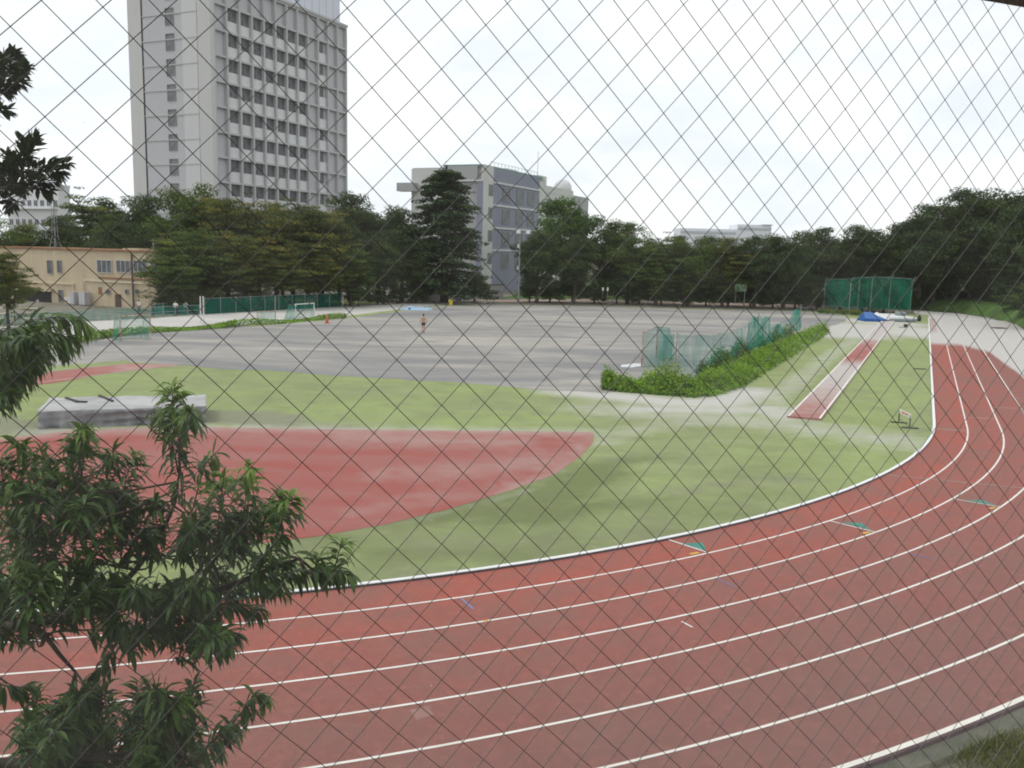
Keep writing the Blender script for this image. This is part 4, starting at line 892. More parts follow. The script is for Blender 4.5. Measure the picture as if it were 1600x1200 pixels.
def tower():
    C = at(337, 300, 140); C.z = -.05; root = empty('tower_block', C, AU, 'tall pale concrete tower with a grid of windows behind the left trees', 'building')
    lu = along(C, UV, 540, 300); lw = along(C, WV, 209.5, 300)
    zt = hgt(540.5, 44, C + UV * lu); fl = (zt) / 13.0
    # floor height from the left-face windows: measured rows 37.3 px apart
    fl = 37.4 * (C.y / F) * 1.0
    nfl = 13
    mb = MB(); mb.box(0.35, lu, 0.30, lw, 0, zt - .1); mb.build('wall', 'pale_wall', root)
    # right face: floors, ribs, bays
    bays = 12; bw = lu / bays; kinds = 'BWWWWWWBWBBB'
    kinds = 'BWWWWWWWWBNB'[:0] + 'BWWWWWWWBNBB'
    rib = MB().box(0, .34, -.42, .30, 0, zt).build('pilaster', 'rib', root); rib.location = (-.05, 0, 0)
    for i in range(1, bays + 1): share(rib, root, (i * bw - (.17 if i < bays else .30), 0, 0))
    slab = MB().box(.3, lu - .3, -.32, .296, -.16, .16).build('floor_slab', 'rib', root); first = True
    z0 = zt
    tops = [zt - i * fl for i in range(nfl)]
    slab.location = (0, 0, tops[0])
    for z in tops[1:]: share(slab, root, (0, 0, z))
    MB().box(-.1, lu + .25, -.5, .4, zt + .16, zt + .55).build('parapet', 'rib', root)
    wm, mt = win_mesh(bw - .38, fl * .50, 2); w0 = None; nm, _ = win_mesh((bw - .38) * .74, fl * .50, 1); n0 = None
    sp = MB().box(.18, bw - .20, -.12, .05, 0, fl * .42).build('spandrel', 'spandrel', root); sp0 = True
    bl = MB().box(.18, bw - .20, .02, .10, 0, fl - .34).build('blank_panel', 'grey_panel', root); bl0 = True
    for i, t in enumerate(tops):
        if t - fl < 0: break
        for b in range(bays):
            k = kinds[b] if i > 0 else 'B'; x = b * bw
            if k == 'B':
                if bl0: bl.location = (x, .18, t - fl + .17); bl0 = False
                else: share(bl, root, (x, .18, t - fl + .17))
            else:
                zs = t - fl + .16; pos = (x, .14, zs)
                if sp0: sp.location = pos; sp0 = False
                else: share(sp, root, pos)
                zw = zs + fl * .42
                if k == 'W':
                    pw = (x + .18, .2, zw)
                    if w0 is None: w0 = wm.build('window', mt, root); w0.location = pw
                    else: share(w0, root, pw)
                else:
                    pw = (x + .18, .2, zw)
                    if n0 is None: n0 = nm.build('window', mt, root); n0.location = pw
                    else: share(n0, root, pw)
    # left face, seen along local Y
    y = lambda px: along(C, WV, px, 200)
    fa = MB(); fa.cur = 0; fa.box(-.02, .35, .30, y(313), 0, zt); fa.cur = 0; fa.box(-.02, .35, y(226), lw, 0, zt)
    fa.build('corner_panel', 'beige_wall', root)
    MB().box(.10, .345, y(313), y(226), 0, zt).build('panel', 'grey_panel', root)
    MB().box(.05, .10, y(311), y(288), 0, zt).build('light_panel', 'pale_wall', root)
    ln = MB().box(-.0, .13, y(312) + .05, y(227) - .02, -.09, .09).build('band', 'rib', root); z = tops[0]; zrow = hgt(270, 61, C + WV * y(270)); ln.location = (0, 0, zrow); i = 1
    for k in list(range(-14, 4)):
        zz = zrow + k * fl
        if k != 0 and .5 < zz < zt: share(ln, root, (0, 0, zz))
    MB().box(.02, .13, y(227.5), y(225.5), 0, zt).build('groove', 'dark_in', root)
    wl, mt2 = win_mesh(y(263) - y(276), 25 * C.y / F, 1, 'sash', 'glass_grey'); wobj = None
    zw = hgt(270, 38.5, C + WV * y(270))
    for k in range(-10, 3):
        z = zw + k * fl
        if z < 2 or z > zt - 2.6: continue
        pos = (.09, y(276) + (y(263) - y(276)), z)
        if wobj is None: wobj = wl.build('window', mt2, root); wobj.location = pos; wobj.rotation_euler = (0, 0, -math.pi / 2)
        else: share(wobj, root, pos)
    # plant room on the roof
    x0, x1 = along(C + WV * 3, UV, 440, 20), along(C + WV * 3, UV, 531, 20)
    pm = MB(); pm.box(x0, x1, 3, min(lw - 2, 16), zt + .0, zt + 7.5); pm.build('plant_room', 'penthouse', root)
    pm = MB()
    for k in range(1, 8): xx = x0 + (x1 - x0) * k / 8; pm.box(xx - .03, xx + .03, 2.96, 3.02, zt, zt + 7.5)
    pm.build('cladding_joint', 'rib', root)
tower()

def lab():
    C = at(754, 350, 138); C.z = -.05; root = empty('laboratory_block', C, AU, 'blue-grey and beige four storey block behind the cedar', 'building')
    lu = along(C, UV, 852, 330); lw = along(C, WV, 643, 330); zt = hgt(754, 257, C); x1 = along(C, UV, 770, 330); x2 = along(C, UV, 842, 330); fl = 34 * C.y / F * 1.03
    MB().box(.3, lu - .02, .3, lw - .02, 0, zt - .25).build('wall', 'lab_grey', root)
    MB().box(-.05, .32, .0, along(C, WV, 745, 330), 0, zt - 2.3).build('corner_panel', 'blue_tile', root)
    MB().box(-.02, x1, -.03, .31, 0, zt + .05).build('stair_wall', 'lab_beige', root)
    MB().box(x1, x2, .05, .305, 0, zt - .15).build('tile_wall', 'blue_tile', root)
    MB().box(x2, lu, -.02, .308, 0, zt - .7).build('end_wall', 'lab_beige', root)
    MB().box(0.05, lu - 1.2, .1, lw * .55, zt - .24, zt + .12).build('roof', 'roof_green', root)
    ywp = along(C, WV, 692, 330)
    MB().box(-.06, .31, ywp, lw, 0, zt - .4).build('wing_wall', 'lab_beige', root)
    MB().box(-.07, .31, along(C, WV, 745, 330), ywp, zt - 2.2, zt - .1).build('upper_panel', 'lab_grey', root)
    bd = MB().box(-.12, .33, .02, ywp, -.12, .12).build('band', 'pale_wall', root); bd.location = (0, 0, zt - 2.3)
    b2 = MB().box(x1 + .01, x2 - .01, -.10, .2, -.14, .14).build('band', 'pale_wall', root); b2.location = (0, 0, zt - 2.3)
    for k in (1, 2, 3): share(b2, root, (0, 0, zt - 2.3 - k * fl))
    wm, mt = win_mesh((x2 - x1) * .15, fl * .66, 1, 'sash', 'glass', .06); w0 = None
    for k in range(4):
        for q in (.26, .55, .80):
            pos = (x1 + (x2 - x1) * (q - .07), .0, zt - 2.3 - k * fl - fl * .80)
            if w0 is None: w0 = wm.build('window', mt, root); w0.location = pos
            else: share(w0, root, pos)
    sm, mt = win_mesh(x1 * .42, fl * .5, 1, 'sash', 'glass', .05); s0 = None
    for k in range(4):
        pos = (x1 * .52, -.06, zt - 2.3 - k * fl - fl * .62)
        if s0 is None: s0 = sm.build('window', mt, root); s0.location = pos
        else: share(s0, root, pos)
    MB().box(-1.6, .0, lw - 1.2, lw + 1.8, hgt(640, 299, C + WV * lw), hgt(640, 286, C + WV * lw)).build('balcony', 'lab_grey', root)
    xa, xb = along(C + WV * 4, UV, 791, 270), along(C + WV * 4, UV, 809, 270); MB().bbox(xa, xb, 4, 7, zt - .3, zt + 1.1, .05).build('roof_unit', 'lab_beige', root)
    rl = MB(); n = 14
    for k in range(n + 1): xx = x1 + (x2 - x1) * k / n; rl.box(xx - .02, xx + .02, .5, .54, zt + .0, zt + .8)
    rl.box(x1, x2, .50, .54, zt + .8, zt + .85); rl.build('railing', 'roof_green', root)
lab()
def dome_block():
    C = at(846, 320, 165); C.z = -.05; root = empty('dome_building', C, AU, 'pale block topped by a white dome behind the bright green tree', 'building')
    lu = along(C, UV, 919, 330); zt = hgt(860, 291, C + UV * along(C, UV, 860, 330)); z2 = hgt(913, 309, C + UV * lu)
    x1 = along(C, UV, 895, 330)
    MB().box(0, x1, 0, 9, 0, zt).build('wall', 'lab_beige', root); MB().box(x1, lu, 0, 9, 0, z2).build('wing_wall', 'lab_grey', root)
    MB().box(.8, x1 * .28, 1, 4, zt, zt + 1.8).build('roof_unit', 'lab_beige', root); MB().box(x1 * .05, x1 * .6, -.06, .0, zt - 1.2, zt - .9).build('band', 'pale_wall', root)
    xd = along(C + WV * 4, UV, 878, 330); r = 14 * (C + UV * xd).y / F
    prof = [(r, zt - .1), (r, zt + .8)] + [(r * math.cos(a), zt + .8 + r * math.sin(a)) for a in np.linspace(0.1, 1.52, 9)]
    MB().lathe(prof, 24, (xd, 4)).build('dome', 'dome', root, True)
    MB().tube([(x1 * .3, 3, zt), (x1 * .3, 3, zt + 6.5)], .04, 5).build('mast', 'metal_grey', root)
    wm, mt = win_mesh(1.4, 1.3, 1, 'sash', 'glass', .06); w0 = None
    for k in range(4):
        for q in (.16, .5):
            pos = (x1 * q, -.02, zt - 3.6 - k * 3.3)
            if w0 is None: w0 = wm.build('window', mt, root); w0.location = pos
            else: share(w0, root, pos)
dome_block()
def white_block():
    C = at(92, 320, 170); C.z = -.05; root = empty('white_block', C, AU, 'white flat-roofed block with a row of windows at far left', 'building')
    lw = along(C, WV, 12, 320); zt = hgt(60, 293, C + WV * lw * .5)
    MB().box(0, 2.5, 0, lw, 0, zt).build('wall', 'white_wall', root); MB().box(-.08, 2.6, -.08, lw + .08, zt, zt + .5).build('parapet', 'white_wall', root)
    w = lw / 8; wm, mt = win_mesh(w * .62, 1.15, 2, 'sash_white', 'glass', .06); w0 = None; zz = hgt(62, 322, C + WV * lw * .5)
    for r in range(2):
        for k in range(8):
            pos = (-.01, w * (k + .82), zz - r * 3.6)
            if w0 is None: w0 = wm.build('window', mt, root); w0.location = pos; w0.rotation_euler = (0, 0, -math.pi / 2)
            else: share(w0, root, pos)
    MB().box(-.9, 0, .3, lw - .3, zz - .55, zz - .35).build('balcony', 'white_wall', root)
white_block()
def far_block():
    C = at(1205, 360, 300); C.z = -.05; root = empty('distant_building', C, 0, 'long low pale building on the skyline above the trees', 'building')
    k = 300 / F; zt = hgt(1200, 351.5, C); zl = hgt(1120, 357.5, C)
    MB().box(-52 * k, 0, 0, 12, 0, zt).build('wall', 'far_hazed_wall', root); MB().box(-140 * k, -52 * k, 0, 12, 0, zl).build('wing_wall', 'far_hazed_wall', root)
    MB().box(-50 * k, 0, -.3, 0, zt - 1.6, zt - .9).build('window_band', 'far_hazed_band', root); MB().box(-138 * k, -54 * k, -.3, 0, zl - 1.5, zl - .8).build('window_band', 'far_hazed_band', root); MB().box(-14 * k, .2, -.4, 12.2, zt - .1, zt + .2).build('roof_edge', 'far_hazed_band', root)
far_block()
def clubhouse():
    C = at(250, 440, 88); C.z = -.05; root = empty('clubhouse', C, AU, 'two storey yellow rendered clubhouse with stained walls at left', 'building')
    Y = lambda px, row=440: along(C, WV, px, row)
    Pz = lambda px, py: hgt(px, py, C + WV * Y(px, py))
    lw = Y(-40); zt = Pz(120, 390)
    MB().box(.0, 9, 0, lw, 0, zt).build('wall', 'yellow_wall', root)
    MB().box(-.18, 9.1, -.18, lw + .1, zt, zt + .16).build('roof', 'rust', root)
    MB().box(.6, 2.2, Y(212), Y(186), zt + .16, zt + .34).build('roof_kerb', 'yellow_wall', root)
    def win(p0, p1, y0, y1, n, fr='sash_white', gl='glass'):
        yb, ya = Y(p0, y0), Y(p1, y0); zb = Pz((p0 + p1) / 2, y1); ztop = Pz((p0 + p1) / 2, y0)
        wm, mt = win_mesh(abs(yb - ya), ztop - zb, n, fr, gl, .08); o = wm.build('window', mt, root); o.location = (-.03, max(ya, yb), zb); o.rotation_euler = (0, 0, -math.pi / 2); return o
    win(74, 82, 406, 427, 1, 'sash'); win(89.5, 96.5, 406, 425.5, 1, 'sash'); win(152, 175, 405.5, 425.5, 3); win(182, 204, 406, 425, 3); win(209, 230, 406, 424, 3); win(236, 248, 406, 424, 2)
    win(91.5, 98.5, 452, 471, 1, 'sash'); win(166, 173, 452, 459, 1, 'sash'); win(196, 201, 451.5, 459, 1, 'sash'); win(212, 217, 451, 459, 1, 'sash'); win(226, 231, 451, 457, 1, 'pipe_cream', 'glass_grey')
    def slabp(name, p0, p1, y0, y1, mat, d0=-.12, d1=-.0):
        pm = (p0 + p1) / 2; ya, yb = sorted((Y(p0, y0), Y(p1, y0))); return MB().box(d0, d1, ya, yb, Pz(pm, y1), Pz(pm, y0)).build(name, mat, root)
    slabp('shutter_opening', 22, 80, 453, 482, 'dark_in', -.04, .0); slabp('lintel', 18, 84, 449, 453, 'yellow_wall', -.5, .0); slabp('door', 8, 15, 454, 486, 'door_brown', -.06, .0); slabp('door', 180, 189, 459, 486, 'door_brown', -.06, 0)
    for q in ((34, 472), (59, 470)): slabp('notice', q[0] - 2, q[0] + 2, q[1] - 2.5, q[1] + 2.5, 'paint_white', -.07, -.045)
    slabp('band', 48, 117, 440, 442.5, 'pipe_cream', -.14); slabp('band', 132, 240, 438.5, 441, 'pipe_cream', -.14); slabp('band', 155, 232, 433.5, 436, 'rust', -.10)
    def vp(name, px, y0, y1, r, mat):
        yy = Y(px, y0); MB().tube([(-.14, yy, Pz(px, y1)), (-.14, yy, Pz(px, y0))], r, 6).build(name, mat, root)
    vp('downpipe', 115.5, 441, 470, .06, 'pipe_cream'); vp('downpipe', 131.5, 441, 470, .06, 'pipe_cream'); vp('downpipe', 233, 437, 484, .05, 'pipe_cream')
    slabp('meter_box', 110, 115, 464, 473, 'metal_white', -.35, -.0); slabp('meter_box', 103, 108, 464, 469, 'metal_white', -.25, -.0); slabp('sign', 154, 159, 448, 459, 'rust', -.05, -.0)
    # downpipe / pole standing against the wall
    vp('service_pole', 207, 396, 486, .09, 'pole_dark')
    MB().tube([(4, Y(193), zt), (4, Y(193), zt + 1.3)], .03, 5).build('antenna', 'metal_white', root)
    return C, Y, Pz, zt
CC, CY, CPz, CZT = clubhouse()
def mast():
    y = CY(54.5, 385); base = CC + WV * y + UV * 2.5; base.z = CZT + .11; root = empty('lattice_mast', base, AU, 'slender grey lattice mast on the yellow clubhouse roof', 'mast')
    k = 91 / F; h = 80 * k; mb = MB()
    for sx, sy in ((-1, -1), (1, -1), (1, 1), (-1, 1)):
        mb.tube([(sx * .42, sy * .42, 0), (sx * .2, sy * .2, 18 * k)], .035, 5); mb.tube([(sx * .2, sy * .2, 18 * k), (sx * .14, sy * .14, h * .85)], .03, 5)
    for z, w in ((.02, .42), (8 * k, .33), (18 * k, .2), (30 * k, .19), (42 * k, .17), (54 * k, .16)):
        for a, b in (((-1, -1), (1, -1)), ((1, -1), (1, 1)), ((1, 1), (-1, 1)), ((-1, 1), (-1, -1))): mb.tube([(a[0] * w, a[1] * w, z), (b[0] * w, b[1] * w, z)], .025, 4)
    mb.build('lattice', 'metal_grey', root); MB().tube([(0, 0, h * .6), (0, 0, h)], .03, 5).build('aerial', 'metal_grey', root)
mast()
for px, w, h, lab_ in [(127, 8, 20, 'left of the two grey cabinets against the clubhouse wall'), (142, 13, 21, 'right, wider grey cabinet against the clubhouse wall')]:
    p = CC + WV * CY(px, 484) - UV * .7; p.z = -.03; k = p.y / F; root = empty('storage_cabinet', p, AU, lab_, 'cabinet'); ww = w * k * 1.05
    MB().bbox(-.35, .35, -ww / 2, ww / 2, .05, h * k, .03).build('body', 'box_grey', root); MB().box(-.365, -.352, -ww / 2 + .06, -.02, .12, h * k - .08).build('door', 'grey_panel', root); MB().box(-.366, -.352, .02, ww / 2 - .06, .12, h * k - .08).build('door', 'grey_panel', root)

# ================================================================= FENCES, GOALS, FIELD EQUIPMENT
def fence(name, pa, pb, h, n, label, top_net, rails, post='metal_grey', net='net', lift=0.0):
    a, b = gp(*pa, -.0), gp(*pb, -.0); root = empty(name, a, 0, label, 'fence'); d = b - a
    pm = MB().tube([(0, 0, -.03), (0, 0, h + .05)], .035, 6).build('post', post, root)
    for i in range(1, n + 1): share(pm, root, d * (i / n))
    for z in rails: MB().tube([(0, 0, z), d + Vector((0, 0, z))], .022, 5).build('rail', post, root)
    m = n * 6; V = []; Fc = []; nrm = Vector((-d.y, d.x, 0)).normalized()
    for i in range(m + 1):
        t = i / m; p = d * t; sag = .06 * math.sin(math.pi * (t * n % 1)) + random.uniform(0, .05)
        for k, z in enumerate((lift, lift + (h - lift) * .5, h - sag)): q = p + nrm * random.uniform(-.04, .04) + nrm * .05; V.append((q.x, q.y, z))
    for i in range(m):
        for k in range(2): x = i * 3 + k; Fc.append((x, x + 3, x + 4, x + 1))
    obj('net', V, Fc, net, root); return root
fence('rail_fence', (-60, 513), (312, 492), .95, 16, 'low grey-green railing before the yellow clubhouse', .9, (.45, .92), 'metal_grey', 'net_thin', .05)
fence('net_fence', (320, 491.5), (533, 479), 1.55, 10, 'tall dark green net fence behind the small goal', 1.5, (1.5,), 'metal_grey', 'net', .02)
fence('net_fence', (236, 491), (312, 487.5), 1.0, 4, 'short green net behind the three standing people', 1, (.95,), 'metal_grey', 'net', .02)
def pole(name, px, y1, y0, r, mat, label, cat='post'):
    b = gp(px, y1); root = empty(name, b, 0, label, cat); h = hgt(px, y0, b)
    MB().tube([(0, 0, -.03), (0, 0, h * .5), (0, 0, h)], r, 8).build('shaft', mat, root); MB().lathe([(r * 1.25, h - .02), (r * 1.25, h + .03), (r * .6, h + .05)], 10).build('cap', mat, root)
pole('net_post', 314, 505, 464, .05, 'paint_white', 'left one of two white posts by the weedy strip'); pole('net_post', 318.5, 507, 464, .05, 'paint_white', 'right one of two white posts by the weedy strip')
pole('net_post', 535.5, 479, 456, .06, 'paint_white', 'single white post at the right end of the green net fence'); pole('net_post', 430.5, 507.5, 464, .035, 'metal_grey', 'thin grey pole left of the small goal')
pole('net_post', 1054, 601, 519, .025, 'metal_grey', 'thin pole holding the net at the right goal')

def goal(pl, pr, h, dep_dir, depth, label, net_side, mats='rust_white', r=.045, sag=0.0):
    """handball goal: two posts, crossbar, back frame and net; pl/pr are the ground points of the posts"""
    root = empty('goal', pl, 0, label, 'goal'); d = pr - pl; d.z = 0; bk = dep_dir.normalized() * depth
    for p in (Vector(), d):
        MB().bbox(p.x - r, p.x + r, p.y - r, p.y + r, -.02, h, .008).build('post', mats, root)
    MB().tube([Vector((0, 0, h - r)), d + Vector((0, 0, h - r))], r, 6).build('crossbar', mats, root)
    for p in (Vector(), d):
        MB().tube([p + Vector((0, 0, h - .05)), p + bk * .55 + Vector((0, 0, h - .1)), p + bk + Vector((0, 0, .03)), p + Vector((0, 0, .03))], .02, 5).build('back_frame', 'metal_grey', root)
    MB().tube([bk + Vector((0, 0, .03)), d + bk + Vector((0, 0, .03))], .02, 5).build('ground_bar', 'metal_grey', root)
    V = []; Fc = []; n = 14; prof = [(0, h - .06), (.55, h - .12), (.78, h * .5), (1.0, .03)]
    for i in range(n + 1):
        for q, z in prof: p = d * (i / n) + bk * (q - .02) + Vector((0, 0, z - sag * math.sin(math.pi * i / n) * (q > 0) * (q < 1))); V.append(p)
    for i in range(n):
        for k in range(3): x = i * 4 + k; Fc.append((x, x + 4, x + 5, x + 1))
    for e in (0, n):
        b0 = len(V); p = d * (e / n); V += [p + Vector((0, 0, .03))]; x = e * 4; Fc.append((x, x + 1, x + 2, x + 3, b0))
    obj('net', V, Fc, 'net_thin', root); return root
g1 = goal(gp(189, 534), gp(235, 531), hgt(189, 493, gp(189, 534)), Vector((-.75, .66, 0)), 1.3, 'goal at left with peeling red and white posts and green net', None)
g2 = goal(gp(462, 500), gp(491, 497.5), hgt(491, 473, gp(491, 497.5)), Vector((-.9, .45, 0)), 1.3, 'small white goal in front of the tall green net fence', None, 'paint_white')
# right goal: its mouth faces left along the pitch, seen from behind at an angle
pA = gp(1002.5, 573.5); pB = gp(1025, 560); hR = hgt(1003, 518, pA)
g3 = goal(pA, Vector((pB.x, pB.y, 0)), hR, Vector((1, -.12, 0)), 1.35, 'rusty-posted goal at right with bunched green net', None)
def bunch(root, pts, w0, w1, mat='net_fold', name='bunched_net'):
    """gathered hanging net with vertical folds"""
    (a, b) = pts; V = []; Fc = []; n = 26; m = 6; d = b - a
    nr = Vector((-d.y, d.x, 0)).normalized() if d.length > .01 else Vector((0, 1, 0))
    for j in range(m + 1):
        t = j / m
        for i in range(n + 1):
            s = i / n; p = a.lerp(b, .5 + (s - .5) * (w0 + (w1 - w0) * math.sin(min(1, t * 1.3) * 1.57)) + .08 * math.sin(t * 4 + a.x)); p = p + nr * (.07 * math.sin(s * 22 + t) + .03 * math.sin(s * 51)); hem = .05 + .25 * abs(math.sin(s * 5 + a.x)); V.append((p.x, p.y, (p.z - .12 * abs(math.sin(s * 6 + 1))) * (1 - t) + hem * t))
    for j in range(m):
        for i in range(n): x = j * (n + 1) + i; Fc.append((x, x + 1, x + n + 2, x + n + 1))
    return obj(name, V, Fc, mat, root)
loc = Vector(g3.location)
def lp(px, py, z=None, dep=None):
    p = gp(px, py); q = p - loc
    return q
a_ = gp(1031, 571) - loc; b_ = gp(1052, 571) - loc; a_.z = hR - .1; b_.z = hR - .15
bunch(g3, (a_, b_), .85, .8)
# the long torn net on poles along the weeds
def torn_net():
    px = [(1054, 597), (1090, 590), (1120, 576), (1150, 563), (1167, 556), (1182, 549), (1200, 541), (1225, 529), (1249, 517)]
    top = [519, 522, 520, 512, 504, 492, 507, 500, 479]
    g = gpl(px); root = empty('torn_net', g[0], 0, 'long torn green net sagging on poles above the weeds', 'net'); B0 = Vector(g[0])
    hs = [max(.5, hgt(x, t, p)) for (x, _), t, p in zip(px, top, g)]
    V = []; Fc = []; n = 12; m = 6
    for i in range(len(g) - 1):
        for k in range(n if i < len(g) - 2 else n + 1):
            t = k / n; p = g[i].lerp(g[i + 1], t) - B0; h = hs[i] + (hs[i + 1] - hs[i]) * t - .12 * math.sin(math.pi * t)
            for j in range(m + 1):
                q = p + Vector((math.sin(i * 3.1 + k * .9 + j * .5) * .12, math.cos(i * 2 + k * 1.3) * .12, 0)); V.append((q.x, q.y, .05 + (h - .05) * j / m))
    c = len(V) // (m + 1)
    for i in range(c - 1):
        for j in range(m): x = i * (m + 1) + j; Fc.append((x, x + m + 1, x + m + 2, x + 1))
    obj('net', V, Fc, 'net_thin', root)
    for i in (4, 5, 8):
        h = hgt(px[i][0], top[i] - 3, g[i]); p = g[i] - B0; MB().tube([p + Vector((0, 0, -.02)), p + Vector((0, 0, h))], .03, 6).build('pole', 'metal_grey', root)
    for (x0, x1, y, tp_) in ((1167, 1184, 556, 492), (1186, 1204, 548, 492), (1208, 1222, 536, 505), (1236, 1250, 521, 482)):
        a = gp(x0, y) - B0; b = gp(x1, y - 3) - B0; h = hgt((x0 + x1) / 2, tp_, gp((x0 + x1) / 2, y)); a.z = h; b.z = h * .93; bunch(root, (a, b), .5, 1.15, 'net_hang')
torn_net()
# low frame with net beside the small goal
def low_frame():
    a, b = gp(402, 506), gp(430, 504.5); root = empty('practice_frame', a, 0, 'low pink-railed frame with net left of the small goal', 'net frame'); d = b - a; h = hgt(402, 487, a)
    for p in (Vector(), d): MB().tube([p + Vector((0, 0, -.02)), p + Vector((0, 0, h))], .03, 6).build('post', 'rust_white', root)
    MB().tube([Vector((0, 0, h)), d + Vector((0, 0, h))], .03, 6).build('rail', 'rust_white', root)
    V = []; n = 10
    for i in range(n + 1): p = d * (i / n); V += [p + Vector((0, .05, 0.02)), p + Vector((0, .05 + .05 * math.sin(i), h * .5)), p + Vector((0, .05, h - .05))]
    obj('net', V, [(i * 3 + k, i * 3 + 3 + k, i * 3 + 4 + k, i * 3 + 1 + k) for i in range(n) for k in range(2)], 'net_thin', root)
low_frame()
# cones, drum, tarp
def cone(px, y, hpx, label, mat='orange'):
    b = gp(px, y); k = b.y / F; h = hpx * k; root = empty('traffic_cone', b + Vector((0, 0, .008)), 0, label, 'cone'); r = h * .2
    MB().bbox(-r * 1.3, r * 1.3, -r * 1.3, r * 1.3, 0, h * .07, .01).build('base', mat, root); MB().lathe([(r, h * .07), (r * .62, h * .5), (r * .2, h), (r * .12, h + .01)], 14).build('body', mat, root, True)
cone(511, 505.5, 14, 'orange cone at the end of the weedy strip'); cone(500, 499, 7, 'small orange cone just left of the bigger one')
def drum():
    b = gp(704, 477.2); k = b.y / F; root = empty('marker_drum', b + Vector((0, 0, .006)), 0, 'small yellow drum on the far side of the dirt pitch', 'drum'); h = 8 * k
    MB().lathe([(.19, 0), (.23, .06), (.24, h * .5), (.27, h * .92), (.25, h)], 16).build('body', 'yellow', root, True); MB().lathe([(.265, h), (.27, h + .03), (.05, h + .06)], 16).build('lid', 'yellow', root, True)
drum()
def tarp():
    b = gp(651, 483); root = empty('tarpaulin', b + Vector((0, 0, .008)), 0, 'pale blue tarpaulin lying crumpled on the far dirt', 'tarpaulin'); k = b.y / F; w = 46 * k; d = 4.0; V = []; Fc = []; n = 30; m = 12
    for j in range(m + 1):
        for i in range(n + 1):
            x = (i / n - .5) * w * (1 - .12 * math.sin(j * 1.3)); y = (j / m - .5) * d; e = min(i, n - i, j * 2, (m - j) * 2) / 4
            z = min(1, e) * (.10 + .11 * math.sin(i * .9 + j * .6) * math.cos(j * 1.1 + i * .2) + .10 * math.exp(-((i - 8) / 3) ** 2)); V.append((x + random.uniform(-.05, .05), y, max(z, 0)))
    for j in range(m):
        for i in range(n): x = j * (n + 1) + i; Fc.append((x, x + 1, x + n + 2, x + n + 1))
    obj('sheet', V, Fc, 'tarp_blue', root, True)
    MB().bbox(-w * .22, -w * .15, -1.7, -1.45, .08, .22, .02).build('weight', 'stick', root)
tarp()
# landing mat under a dusty grey cover
def high_jump_mat():
    hh = .64
    fl_, fr_ = gp(60, 670), gp(323, 660); bl = gp(79, 621, hh); br = gp(322, 616, hh)
    bl.z = br.z = 0
    root = empty('landing_mat', (fl_ + fr_) / 2 + Vector((0, 0, .005)), 0, 'large landing mat under a dusty grey draped cover', 'mat'); B0 = (fl_ + fr_) / 2
    tf = [fl_.lerp(bl, .03), fr_.lerp(br, .03)]
    n = 90; V = []; Fc = []; fm = []
    prof = [(0, 0.0, 0), (.0, .08, 0), (.0, .16, 0), (.0, .24, 0), (.0, .32, 0), (.0, .40, 0), (.0, .48, 0), (.0, .54, 0), (.01, .61, 0), (.04, .645, 1), (.2, .65, 1), (.5, .64, 1), (.8, .65, 1), (.96, .645, 1), (.99, .6, 0), (1.0, .3, 0), (1.0, 0, 0)]
    for i in range(n + 1):
        t = i / n; a = fl_.lerp(fr_, t) - B0; b = bl.lerp(br, t) - B0
        for q, z, _ in prof:
            p = a.lerp(b, q)
            if q < .02:     # hanging front with swags
                f = (1 - z / .64); sw = 1 if .38 < t < .8 else .35
                swag = math.sin(5 * math.pi * (z / .64) + 9 * abs(t - .6)) * .085 * sw * (1 if z < .6 else .2)
                fold = .10 * math.sin(t * 40 + 2 * math.sin(t * 11)) * f
                tuck = -.14 * math.exp(-((t - .165) / .014) ** 2) * f + -.07 * math.exp(-((t - .82) / .02) ** 2) * f
                p = p + Vector((0, -(swag + fold + tuck) - .02, 0))
            zz = z + (.012 * math.sin(t * 23 + q * 9) + .01 * math.sin(t * 57) if .03 < q < .97 else 0)
            V.append((p.x, p.y, max(zz, 0)))
    m = len(prof)
    for i in range(n):
        for k in range(m - 1): x = i * m + k; Fc.append((x, x + m, x + m + 1, x + 1)); fm.append(1 if 8 <= k <= 13 else 0)
    for e in (0, n): Fc.append(tuple(e * m + k for k in (range(m) if e == 0 else range(m - 1, -1, -1)))); fm.append(0)
    obj('cover', V, Fc, None, root, True, ['cover', 'cover_top'], fm)
    for (x0, y0, x1, y1), lab_ in (((103, 622.5, 124, 629.5), 'dark bar lying on the left of the covered mat, bent at its end'), ((155, 619, 176, 627.5), 'straight dark bar lying near the middle of the covered mat')):
        a = gp(x0, y0, .66); b = gp(x1, y1, .66); r2 = empty('bar', (a + b) / 2 + Vector((0, 0, .0)), 0, lab_, 'bar'); c = (a + b) / 2
        mb = MB(); d = (b - a); nrm = Vector((-d.y, d.x, 0)).normalized() * .045; h = Vector((0, 0, .06))
        pts = [a - c, (b - a) * .35] + ([b - c + Vector((.22, .10, 0))] if x0 < 120 else [(b - a) * .5])
        for p, q in zip(pts[:-1], pts[1:]):
            mb.add([p - nrm, q - nrm, q + nrm, p + nrm, p - nrm + h, q - nrm + h, q + nrm + h, p + nrm + h], [(0, 3, 2, 1), (4, 5, 6, 7), (0, 1, 5, 4), (1, 2, 6, 5), (2, 3, 7, 6), (3, 0, 4, 7)])
        mb.build('shaft', 'stick', r2)
high_jump_mat()
